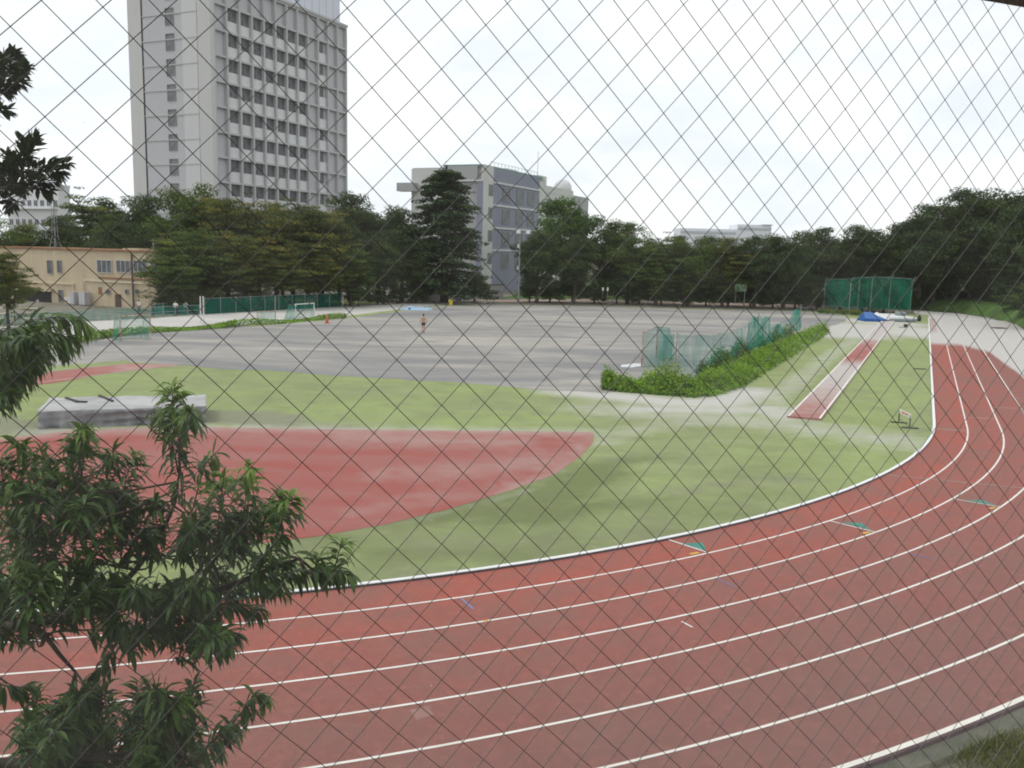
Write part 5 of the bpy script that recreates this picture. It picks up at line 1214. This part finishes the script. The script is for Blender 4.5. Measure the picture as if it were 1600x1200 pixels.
# hurdle on the green beside the bend
def hurdle():
    a = gp(1404, 661); b = gp(1421, 669.5); root = empty('hurdle', a, 0, 'dark-legged hurdle with a white top board beside the bend', 'hurdle'); d = b - a; d.z = 0; n = Vector((-d.y, d.x, 0)).normalized()
    h = hgt(1404, 640, a); f = Vector((-.96, .28, 0)).normalized()
    for p in (Vector(), d):
        MB().tube([p + Vector((0, 0, .03)), p + Vector((0, 0, h * .95))], .028, 6).build('upright', 'pole_dark', root)
        MB().tube([p + f * -.33 + Vector((0, 0, .03)), p + f * .30 + Vector((0, 0, .03))], .035, 6).build('foot', 'pole_dark', root)
    MB().tube([f * .0 + Vector((0, 0, .20)), d * .5 + Vector((0, 0, .12)), d + Vector((0, 0, .06))], .014, 5).build('brace', 'pole_dark', root)
    mb = MB(); e = d.normalized() * .05; t = n * .012; z0, z1 = h * .74, h * 1.04
    v = [-e - t, d + e - t, d + e + t, -e + t]; mb.add([p + Vector((0, 0, z0)) for p in v] + [p + Vector((0, 0, z1)) for p in v], [(0, 3, 2, 1), (4, 5, 6, 7), (0, 1, 5, 4), (1, 2, 6, 5), (2, 3, 7, 6), (3, 0, 4, 7)])
    bd = mb.build('board', 'paint_white', root)
    mb = MB(); c0 = d * .22 - t * 1.4; c1 = d * .8 - t * 1.4; mb.add([c0 + Vector((0, 0, z0 + .06)), c1 + Vector((0, 0, z0 + .06)), c1 + Vector((0, 0, z0 + .12)), c0 + Vector((0, 0, z0 + .12))], [(0, 1, 2, 3)]); mb.build('stripe', 'orange', bd)
hurdle()
# throwing cage
def cage():
    px = [(1295, 487), (1326, 489.5), (1345, 490), (1368, 491), (1394, 491.5), (1421, 491.5)]; tops = [436, 434, 432.5, 432, 432, 434]
    g = gpl(px); B0 = Vector(g[0]); root = empty('throwing_cage', g[0], 0, 'green netted throwing cage on tall posts at the far right', 'cage'); hs = [hgt(x, t, p) for (x, _), t, p in zip(px, tops, g)]
    off = [Vector((0, 2, 0)), Vector(), Vector((0, 1.2, 0)), Vector((0, 1.8, 0)), Vector((0, 1.2, 0)), Vector()]
    pts = [p + o - B0 for p, o in zip(g, off)]
    for p, h in zip(pts, hs):
        MB().tube([p + Vector((0, 0, -.03)), p + Vector((0, 0, h * .9)), p + Vector((.12, -.25, h * .98)), p + Vector((.1, -.6, h + .12))], [.06, .06, .05, .04], 7).build('post', 'metal_grey', root)
    V = []; Fc = []; n = 10; m = 5; c = 0
    for i in range(len(pts) - 1):
        for k in range(n if i < len(pts) - 2 else n + 1):
            t = k / n; p = pts[i].lerp(pts[i + 1], t); h = hs[i] + (hs[i + 1] - hs[i]) * t - .18 * math.sin(math.pi * t)
            for j in range(m + 1): V.append((p.x + .06 * math.sin(k * 1.7 + j), p.y + .16 * math.sin(k * 1.3 + i), .5 + (h - .5) * j / m)); 
            c += 1
    for i in range(c - 1):
        for j in range(m): x = i * (m + 1) + j; Fc.append((x, x + m + 1, x + m + 2, x + 1))
    obj('net', V, Fc, 'net_cage', root)
    mb = MB()
    for p, q, h, h2 in zip(pts[:-1], pts[1:], hs[:-1], hs[1:]): mb.tube([p + Vector((0, 0, h * .97)), q + Vector((0, 0, h2 * .97))], .03, 5)
    mb.build('top_rail', 'metal_grey', root)
cage()
# pole-vault landing mats
def vault_mats():
    b = gp(1361, 501.5); k = b.y / F; root = empty('vault_mat', b + Vector((0, 0, .03)), 0, 'blue end piece of the pole-vault landing mats', 'mat'); w = 34 * k; hh = 13 * k
    v = [(-w / 2, -1.1, 0), (w / 2, -1.1, 0), (w / 2, 1.1, 0), (-w / 2, 1.1, 0), (-w / 2 + .1, -1.1, .32), (w / 2, -1.1, .22), (w * .10, .7, hh), (-w * .28, .7, hh)]
    MB().add(v, [(0, 3, 2, 1), (4, 5, 6, 7), (0, 1, 5, 4), (1, 2, 6, 5), (2, 3, 7, 6), (3, 0, 4, 7)]).build('body', 'blue_mat', root)
    MB().add([(w * .10 - .02, .2, hh * .82), (w / 2 + .05, -1.12, .24), (w / 2 + .5, -.9, .26), (w * .10 + .6, .7, hh + .02)], [(0, 1, 2, 3)]).build('flap', 'white_mat', root)
    MB().box(-w * .49, w * .49, -1.13, -1.102, .02, .12).build('skirt', 'blue_mat', root)
    b = gp(1407, 503); root = empty('vault_mat', b + Vector((0, 0, .03)), 0, 'flat white landing mat right of the blue one', 'mat'); w = 52 * k
    mb = MB(); mb.bbox(-w / 2, w / 2, 0, 6.0, 0, .50, .12); mb.build('body', 'white_mat', root, True); MB().bbox(-w / 2 + .05, w / 2 - .05, -.06, -.005, .02, .28, .02).build('skirt', 'grey_mat', root)
    MB().bbox(w * .22, w * .44, 2.2, 3.6, .50, .92, .12).build('roll', 'grey_mat', root, True)
    b = gp(1436, 502); root = empty('kit_bag', b + Vector((0, 0, .005)), 0, 'small dark bag standing at the right end of the white mats', 'bag')
    MB().lathe([(.12, 0), (.2, .08), (.21, .4), (.12, .58), (.05, .66)], 12).build('body', 'black_cloth', root, True); MB().tube([(-.1, 0, .56), (-.05, 0, .78), (.05, 0, .78), (.1, 0, .56)], .02, 5).build('handle', 'black_cloth', root)
    b = gp(1413, 512); root = empty('starting_block', b + Vector((0, 0, .005)), 0, 'small dark block on a flat base on the green before the white mat', 'block')
    MB().bbox(-.5, .25, -.15, .15, 0, .06, .02).build('base', 'grey_mat', root); MB().bbox(-.05, .3, -.14, .14, .06, .36, .05).build('block', 'stick', root)
vault_mats()
b = gp(1561, 514, .0); root = empty('cover_plate', b + Vector((0, 0, .085)), .1, 'thin dark plate lying on the far sand', 'plate'); MB().bbox(-.62, .62, -.5, .5, 0, .05, .015).build('plate', 'stick', root); MB().box(-.1, .1, -.52, -.50, .0, .04).build('lip', 'metal_grey', root)
b = gp(1438, 577); root = empty('edging_board', b + Vector((0, 0, .003)), 0, 'thin dark board lying on the green beside the kerb', 'board'); MB().bbox(-.40, .36, -.05, .05, 0, .05, .01).build('plank', 'stick', root); MB().box(.2, .24, -.051, .051, .05, .055).build('cleat', 'metal_grey', root)
# floodlight pole
def floodlight():
    b = at(810, 460, 113); b.z = -.03; root = empty('floodlight_pole', b, 0, 'grey floodlight pole with two white lamps before the blue-grey block', 'floodlight'); k = b.y / F; h = hgt(810, 365, b)
    MB().tube([(0, 0, 0), (0, 0, h * .5), (0, 0, h)], [.13, .10, .08], 8).build('pole', 'metal_grey', root); MB().tube([(-.6, 0, h - .1), (1.2, 0, h - .1)], .05, 6).build('crossarm', 'metal_grey', root)
    for x in (-.2, 1.0):
        l = MB().bbox(x - .28, x + .28, -.28, .12, h - .02, h + .42, .08).build('lamp', 'metal_white', root); MB().box(x - .22, x + .22, -.292, -.285, h + .04, h + .36).build('lens', 'lamp_white', l)
    MB().bbox(-.30, -.06, -.15, .15, hgt(807, 387, b), hgt(807, 381, b), .03).build('control_box', 'metal_white', root); MB().bbox(-.28, -.08, -.15, .15, hgt(807, 421, b), hgt(807, 416, b), .03).build('control_box', 'metal_white', root)
floodlight()
# low retaining wall left of the bank
def low_wall():
    a, b = gp(665, 468.5), gp(792, 466.5); root = empty('retaining_wall', a, math.atan2(b.y - a.y, b.x - a.x), 'low grey stone retaining wall at the foot of the cedar', 'wall'); l = (b - a).length; h = 22 * a.y / F
    MB().box(0, l, 0.8, 1.3, -.05, h).build('wall', 'lab_grey', root); MB().box(-.05, l + .05, .74, 1.36, h, h + .12).build('coping', 'gutter', root)
low_wall()
p = at(1157, 455, 114.5); root = empty('notice_board', (p.x, p.y, 1.0), 0, 'pale green board standing among the far trees', 'board'); k = p.y / F; zb = p.z - 1.0
MB().bbox(-9 * k, 9 * k, -.05, .05, max(zb, .3), max(zb, .3) + 11 * k, .02).build('panel', 'pale_green', root)
for s in (-1, 1): MB().tube([(s * 7 * k, .08, -.4), (s * 7 * k, .08, max(zb, .3) + 5 * k)], .04, 6).build('leg', 'metal_grey', root)
for px, lab_ in ((942, 'left one of two small white markers on the grassy bank'), (949.5, 'right one of two small white markers on the grassy bank')):
    p = at(px, 453, 114); k = p.y / F; z0 = 1.15; root = empty('marker_post', (p.x, p.y, z0), 0, lab_, 'marker'); MB().bbox(-.11, .11, -.04, .04, max(.1, p.z - z0 - .1), max(.1, p.z - z0 - .1) + .42, .02).build('plate', 'paint_white', root); MB().tube([(0, .05, -.3), (0, .05, max(.1, p.z - z0))], .03, 6).build('stake', 'metal_grey', root)
# bleacher benches at far left behind the peach leaves
def bleacher():
    b = gp(12, 507); root = empty('bleacher', b, .35, 'cream slatted bleacher bench behind the peach tree at far left', 'bleacher'); k = b.y / F
    for r in range(3): MB().bbox(-2.6, 1.9, r * .7, r * .7 + .35, .42 + r * .35, .48 + r * .35, .02).build('seat', 'cream', root)
    for x in (-2.4, -.3, 1.7):
        mb = MB()
        for r in range(3): mb.tube([(x, r * .7 + .17, -.02), (x, r * .7 + .17, .42 + r * .35)], .04, 6)
        mb.tube([(x, .17, .2), (x, 1.57, .9)], .035, 6); mb.build('leg', 'bench_blue', root)
bleacher()
b = gp(4, 540); root = empty('equipment_box', b, .2, 'blue box with green lid at the left edge below the bleacher', 'box'); MB().bbox(-.9, .45, -.3, .3, 0, .36, .03).build('body', 'bench_blue', root); MB().bbox(-.92, .47, -.32, .32, .36, .44, .02).build('lid', 'green_mark', root)

# ================================================================= PEOPLE
dg = None
def skin_mesh(name, nodes, edges, mat, parent, sub=1):
    """one continuous surface grown over a skeleton of joints"""
    me = bpy.data.meshes.new(name); me.from_pydata([n[0] for n in nodes], edges, []); o = bpy.data.objects.new(name, me); link(o)
    sk = o.modifiers.new('skin', 'SKIN'); sk.use_smooth_shade = True
    for v, n in zip(me.skin_vertices[0].data, nodes): v.radius = n[1] if isinstance(n[1], tuple) else (n[1], n[1])
    me.skin_vertices[0].data[0].use_root = True
    o.modifiers.new('sub', 'SUBSURF').levels = sub; o.modifiers['sub'].render_levels = sub
    bpy.context.view_layer.update(); ev = o.evaluated_get(bpy.context.evaluated_depsgraph_get()); m2 = bpy.data.meshes.new_from_object(ev)
    o.modifiers.clear(); o.data = m2; m2.materials.clear(); m2.materials.append(M[mat]); m2.polygons.foreach_set('use_smooth', np.ones(len(m2.polygons), dtype=bool)); o.parent = parent; return o
def person(loc, face, height, label, pose, top, bottom, shoes='black_cloth', hair_back=True):
    s = height / 1.72; root = empty('person', loc, face, label, 'person'); V = lambda x, y, z: (x * s, y * s, z * s)
    P = pose; j = {}
    # figure faces -Y in local space
    hipz = .90
    j['pel'] = (0, 0, hipz); j['wst'] = (0, .0, 1.06); j['chs'] = (0, P.get('lean', 0), 1.28); j['nck'] = (0, P.get('lean', 0) * 1.2, 1.46); j['hd0'] = (0, P.get('lean', 0) * 1.2 - .01, 1.55); j['hd1'] = (0, P.get('lean', 0) * 1.2 - .01, 1.66)
    for sd, sg in (('l', -1), ('r', 1)):
        j['hip' + sd] = (sg * .09, 0, .88); j['kne' + sd] = P['kne' + sd]; j['ank' + sd] = P['ank' + sd]; a = P['ank' + sd]; j['toe' + sd] = (a[0] + sg * .02, a[1] - .15, max(.03, a[2] - .05))
        j['sho' + sd] = (sg * .18, P.get('lean', 0), 1.39); j['elb' + sd] = P['elb' + sd]; j['wri' + sd] = P['wri' + sd]
    order = ['pel', 'wst', 'chs', 'nck', 'hd0', 'hd1'] + [p + sd for sd in 'lr' for p in ('hip', 'kne', 'ank', 'toe', 'sho', 'elb', 'wri')]
    rad = dict(pel=(.14, .105), wst=(.125, .09), chs=(.15, .10), nck=.052, hd0=(.068, .08), hd1=(.075, .09), hip=.085, kne=.055, ank=.036, toe=.03, sho=.058, elb=.042, wri=.028)
    nodes = [(V(*j[k]), tuple(x * s for x in (rad[k.rstrip('lr') if k not in rad else k] if isinstance(rad[k if k in rad else k[:3]], tuple) else (rad[k if k in rad else k[:3]],) * 2))) for k in order]
    ix = {k: i for i, k in enumerate(order)}
    E = [('pel', 'wst'), ('wst', 'chs'), ('chs', 'nck'), ('nck', 'hd0'), ('hd0', 'hd1')]
    for sd in 'lr': E += [('pel', 'hip' + sd), ('hip' + sd, 'kne' + sd), ('kne' + sd, 'ank' + sd), ('ank' + sd, 'toe' + sd), ('chs', 'sho' + sd), ('sho' + sd, 'elb' + sd), ('elb' + sd, 'wri' + sd)]
    edges = [(ix[a], ix[b]) for a, b in E]
    for sd, sg in (('l', -1), ('r', 1)):      # palm, four fingers and a thumb
        w = Vector(j['wri' + sd]); d = (w - Vector(j['elb' + sd])).normalized(); o = Vector((sg, 0, 0)); o = (o - d * o.dot(d)).normalized(); f = d.cross(o)
        pm = w + d * .07; nodes.append((V(*pm), (.034 * s, .022 * s))); pi = len(nodes) - 1; edges.append((ix['wri' + sd], pi))
        for q, ln in ((-.03, .07), (-.01, .085), (.01, .08), (.03, .065)):
            e = pm + d * ln + f * q * 1.1; nodes.append((V(*e), (.009 * s,) * 2)); edges.append((pi, len(nodes) - 1))
        e = w + d * .08 + f * -.06; nodes.append((V(*e), (.011 * s,) * 2)); edges.append((pi, len(nodes) - 1))
    skin_mesh('body', nodes, edges, 'skin', root)
    hd = Vector(j['hd1'])
    mb = MB(); prof = [(.078, -.03), (.088, .02), (.084, .06), (.06, .10), (.02, .118)]; mb.lathe(prof, 14); hv = [(v[0] + hd.x, v[1] * 1.12 + hd.y + .018, v[2] + hd.z) for v in mb.v]; mb.v = [V(*v) for v in hv]; mb.build('hair', 'hair', root, True)
    nb = MB(); nb.tube([V(hd.x, hd.y - .085, hd.z - .03), V(hd.x, hd.y - .108, hd.z - .065), V(hd.x, hd.y - .088, hd.z - .075)], [.006 * s, .014 * s, .008 * s], 6)
    for sg in (-1, 1): nb.tube([V(hd.x + sg * .074, hd.y, hd.z - .02), V(hd.x + sg * .084, hd.y + .012, hd.z - .05)], .016 * s, 6)
    nb.build('face', 'skin', root, True)
    def cloth(name, keys, es, grow, mat, over={}):
        kk = {k: i for i, k in enumerate(keys)}; nn = []
        for k in keys:
            if k in over: p, r = over[k]
            else: p = j[k]; r = rad[k] if k in rad else rad[k[:3]]
            r = r if isinstance(r, tuple) else (r, r); nn.append((V(*p), tuple((x + grow) * s for x in r)))
        skin_mesh(name, nn, [(kk[a], kk[b]) for a, b in es], mat, root)
    if top:
        ov = {}
        for sd in 'lr': a, b = Vector(j['sho' + sd]), Vector(j['elb' + sd]); ov['slv' + sd] = (tuple(a.lerp(b, .75)), .055)
        cloth('shirt', ['wst', 'chs', 'nc2', 'shol', 'shor', 'slvl', 'slvr', 'hem'], [('wst', 'chs'), ('chs', 'nc2'), ('chs', 'shol'), ('chs', 'shor'), ('shol', 'slvl'), ('shor', 'slvr'), ('wst', 'hem')], .014, top, {**ov, 'nc2': ((0, P.get('lean', 0) * 1.1, 1.41), .06), 'hem': ((0, 0, .93), (.14, .105))})
    if bottom:
        mat, shortf = bottom; ks = ['pel', 'hipl', 'hipr', 'kl', 'kr']; ov = {}
        for sd in 'lr':
            a, b = Vector(j['hip' + sd]), Vector(j['kne' + sd])
            ov['k' + sd] = (tuple(a.lerp(b, shortf)), .078) if shortf < 1 else (tuple(b), .062)
        es = [('pel', 'hipl'), ('pel', 'hipr'), ('hipl', 'kl'), ('hipr', 'kr')]
        if shortf >= 1: ks += ['al', 'ar']; es += [('kl', 'al'), ('kr', 'ar')]; ov['al'] = (tuple(Vector(j['ankl']) + Vector((0, 0, .03))), .052); ov['ar'] = (tuple(Vector(j['ankr']) + Vector((0, 0, .03))), .052)
        cloth('shorts' if shortf < 1 else 'trousers', ks, es, .012, mat, ov)
    for sd in 'lr':
        a = Vector(j['ank' + sd]); t = Vector(j['toe' + sd]); mb = MB(); h = a + Vector((0, .05, -.045)); h.z = max(h.z, .035)
        mb.tube([V(*(h)), V(*(a + Vector((0, -.03, -.035)))), V(*t), V(*(t + Vector((0, -.04, 0))))], [.03 * s, .045 * s, .04 * s, .022 * s], 8); mb.build('shoe', shoes, root, True)
    return root
stand = dict(knel=(-.10, -.01, .48), ankl=(-.11, .02, .08), kner=(.10, -.02, .48), ankr=(.12, .02, .08), elbl=(-.24, .03, 1.12), wril=(-.22, -.05, .88), elbr=(.24, .03, 1.12), wrir=(.23, -.05, .88))
hips = dict(stand, elbl=(-.36, .06, 1.16), wril=(-.19, -.06, 1.02), elbr=(.36, .06, 1.16), wrir=(.19, -.06, 1.02))
walk = dict(knel=(-.09, -.12, .50), ankl=(-.09, -.20, .09), kner=(.09, .02, .47), ankr=(.10, .26, .14), elbl=(-.23, .10, 1.13), wril=(-.24, .05, .90), elbr=(.24, -.04, 1.13), wrir=(.22, -.18, .93), lean=-.03)
jog = dict(knel=(-.08, -.14, .52), ankl=(-.08, -.10, .10), kner=(.11, .02, .49), ankr=(.16, .16, .12), elbl=(-.28, .06, 1.15), wril=(-.27, -.08, .95), elbr=(.28, .04, 1.15), wrir=(.26, -.04, .92), lean=-.02)
g = gp(661.5, 521); person(g + Vector((0, 0, .012)), math.pi + .25, hgt(661.5, 491.5, g), 'bare-chested person in black shorts walking across the dirt pitch', jog, None, ('black_cloth', .5))
g = gp(217.5, 490.5); person(g, .2, hgt(217.5, 468.5, g), 'person in white top and dark trousers by the clubhouse wall', stand, 'white_cloth', ('navy_cloth', 1))
g = gp(239.5, 495); person(g, 1.3, hgt(239.5, 474, g), 'person in dark clothes walking behind the low railing', walk, 'black_cloth', ('navy_cloth', 1))
g = gp(274.5, 494); person(g, -.3, hgt(274.5, 470, g), 'person in white shirt standing with hands on hips', hips, 'white_cloth', ('navy_cloth', 1))
g = gp(290.5, 492); person(g, .5, hgt(290.5, 470.5, g), 'person in pale grey shirt standing nearest the white posts', stand, 'grey_cloth', ('navy_cloth', 1))

# ================================================================= WINDOW the picture is taken through
SC = 1.3; AL, SS, RATIO, PX0, PZ0, TILT, LEAN, SKEW = 0.402145, 0.0243518, 1.019606, 0.0311272, 0.209113, 0.0084134, 0.0808522, 0.0223873
e1 = Vector((math.cos(AL) * math.cos(TILT), math.sin(AL) * math.cos(TILT), math.sin(TILT))); nn = Vector((-math.sin(AL), math.cos(AL), 0))
e2 = Vector((0, 0, 1)) * math.cos(LEAN) + nn * math.sin(LEAN); e2 = (e2 - e1 * e2.dot(e1)).normalized(); e3 = e2.cross(e1)   # e3 points outdoors
P0 = Vector((0, 0, H)) + Vector((PX0, 1, PZ0)) * SC
def window():
    root = empty('window', P0, 0, 'wired glass window with diamond wire mesh and dark frame', 'window')
    Mx = Matrix((( e1.x, e3.x, e2.x, P0.x), (e1.y, e3.y, e2.y, P0.y), (e1.z, e3.z, e2.z, P0.z), (0, 0, 0, 1))); root.matrix_world = Mx
    h = SS * SC; a0, a1, b0, b1 = -24, 76, -6.35, 56
    x0, x1 = (a0 - 20) * h, (a1 - 20) * h; zt, zb = -b0 * h * RATIO, -b1 * h * RATIO
    loc = lambda a, b: Vector(((a - 20) * h - b * h * RATIO * SKEW, 0, -b * h * RATIO))
    mb = MB(); r = .00056
    for kind in (0, 1):
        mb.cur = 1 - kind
        for c in range(-60, 130, 2):
            pts = []
            for b in (b0 - .2, b1 + .2):
                a = c - b if kind == 0 else c + b
                pts.append((a, b))
            (A0, B0), (A1, B1) = pts
            # clip in a
            def clip(lo, hi, p, q):
                (pa, pb), (qa, qb) = p, q
                if pa > qa: (pa, pb), (qa, qb) = (qa, qb), (pa, pb)
                if qa < lo or pa > hi: return None
                f = lambda t: pb + (qb - pb) * (t - pa) / (qa - pa)
                l = max(pa, lo); u = min(qa, hi); return (l, f(l)), (u, f(u))
            cl = clip(a0, a1, (A0, B0), (A1, B1))
            if not cl: continue
            p, q = loc(*cl[0]), loc(*cl[1]); off = Vector((0, .0008 if kind else -.0008, 0)); mb.tube([p + off, q + off], r, 6, False)
    mb.build('wire_mesh', ('wire', 'wire_lit'), root, True)
    MB().box(x0, x1, .0022, .0032, zb, zt).build('glass', 'pane', root)
    fr = MB(); d0, d1 = -.06, .06; w = .07
    fr.box(x0 - w, x1 + w, d0, d1, zt, zt + w); fr.box(x0 - w, x1 + w, d0, d1, zb - w, zb); fr.box(x0 - w, x0, d0, d1, zb, zt); fr.box(x1, x1 + w, d0, d1, zb, zt); fr.build('frame', 'frame', root)
    return x0 - w, x1 + w, zb - w, zt + w
wx0, wx1, wz0, wz1 = window()
def near_building():
    ang = AL; o = Vector((P0.x, P0.y, 0)); root = empty('viewing_building', o, ang, 'rendered building around the wired window', 'building')
    z0, z1 = P0.z + wz0, P0.z + wz1; y0, y1 = -.26, .035; X0, X1 = wx0 - .02, wx1 + .02
    mb = MB(); mb.box(-9, X0, y0, y1, -.03, 13); mb.box(X1, 9, y0, y1, -.03, 13); mb.box(X0, X1, y0, y1, -.03, z0); mb.box(X0, X1, y0, y1, z1, 13); mb.build('wall', 'facade', root)
    zf = H - 1.55
    mb = MB(); mb.box(-7, 7, -6, y0, zf - .2, zf); mb.box(-7, 7, -6, y0, zf + 3.0, zf + 3.2); mb.box(-7, 7, -6.2, -6, zf, zf + 3.0); mb.box(-7.2, -7, -6.2, y0, zf - .2, zf + 3.2); mb.box(7, 7.2, -6.2, y0, zf - .2, zf + 3.2); mb.build('room', 'room', root)
near_building()

# ================================================================= SKY, SUN, CAMERA
SUN_EL, SUN_AZ = R_(54), R_(-90)      # azimuth from +Y towards +X
w = bpy.data.worlds.new('World'); scn.world = w; w.use_nodes = True; nt = w.node_tree; nt.nodes.clear()
out = nt.nodes.new('ShaderNodeOutputWorld'); bg = nt.nodes.new('ShaderNodeBackground'); bg.inputs['Strength'].default_value = .10
sky = nt.nodes.new('ShaderNodeTexSky'); sky.sky_type = 'NISHITA'; sky.sun_disc = False; sky.sun_elevation = SUN_EL; sky.sun_rotation = SUN_AZ
tc = nt.nodes.new('ShaderNodeTexCoord'); mp = nt.nodes.new('ShaderNodeMapping'); mp.inputs['Scale'].default_value = (1, 1, 2.6); L(nt, tc.outputs['Generated'], mp.inputs['Vector'])
n1 = noise(nt, mp.outputs[0], 2.3, 7, .58, .5); n2 = noise(nt, mp.outputs[0], 5.5, 6, .6, .3)
cov = mapr(nt, n1, .34, .54, .88, 1.0); cl = mixc(nt, mapr(nt, n2, .35, .65), (10.4, 10.9, 11.7), (12.2, 12.2, 12.2))
L(nt, mixc(nt, cov, sky.outputs[0], cl), bg.inputs['Color']); L(nt, bg.outputs[0], out.inputs['Surface'])
sd = bpy.data.lights.new('sun', 'SUN'); sd.energy = 1.0; sd.angle = R_(14); sd.color = (1, .96, .90); so = link(bpy.data.objects.new('sun', sd))
dv = Vector((math.sin(SUN_AZ) * math.cos(SUN_EL), math.cos(SUN_AZ) * math.cos(SUN_EL), math.sin(SUN_EL))); so.rotation_euler = dv.to_track_quat('Z', 'Y').to_euler(); so.location = dv * 80
cam = bpy.data.cameras.new('camera'); cam.sensor_width = 36; cam.sensor_fit = 'HORIZONTAL'; cam.lens = 36 * F / 1600; cam.clip_start = .05; cam.clip_end = 6000
co = link(bpy.data.objects.new('camera', cam))
fw = Vector((0, CP, -SP)); up0 = Vector((0, SP, CP)); rt0 = Vector((1, 0, 0)); rt = rt0 * CR + up0 * SR; up = up0 * CR - rt0 * SR
co.matrix_world = Matrix(((rt.x, up.x, -fw.x, 0), (rt.y, up.y, -fw.y, 0), (rt.z, up.z, -fw.z, H), (0, 0, 0, 1)))
scn.camera = co
scn.render.engine = 'CYCLES'; scn.cycles.use_denoising = True; scn.cycles.filter_width = 1.9; scn.cycles.max_bounces = 6; scn.cycles.transparent_max_bounces = 16; scn.cycles.diffuse_bounces = 3; scn.cycles.glossy_bounces = 2
scn.view_settings.view_transform = 'Standard'; scn.view_settings.look = 'None'; scn.view_settings.exposure = 0; scn.view_settings.gamma = 1
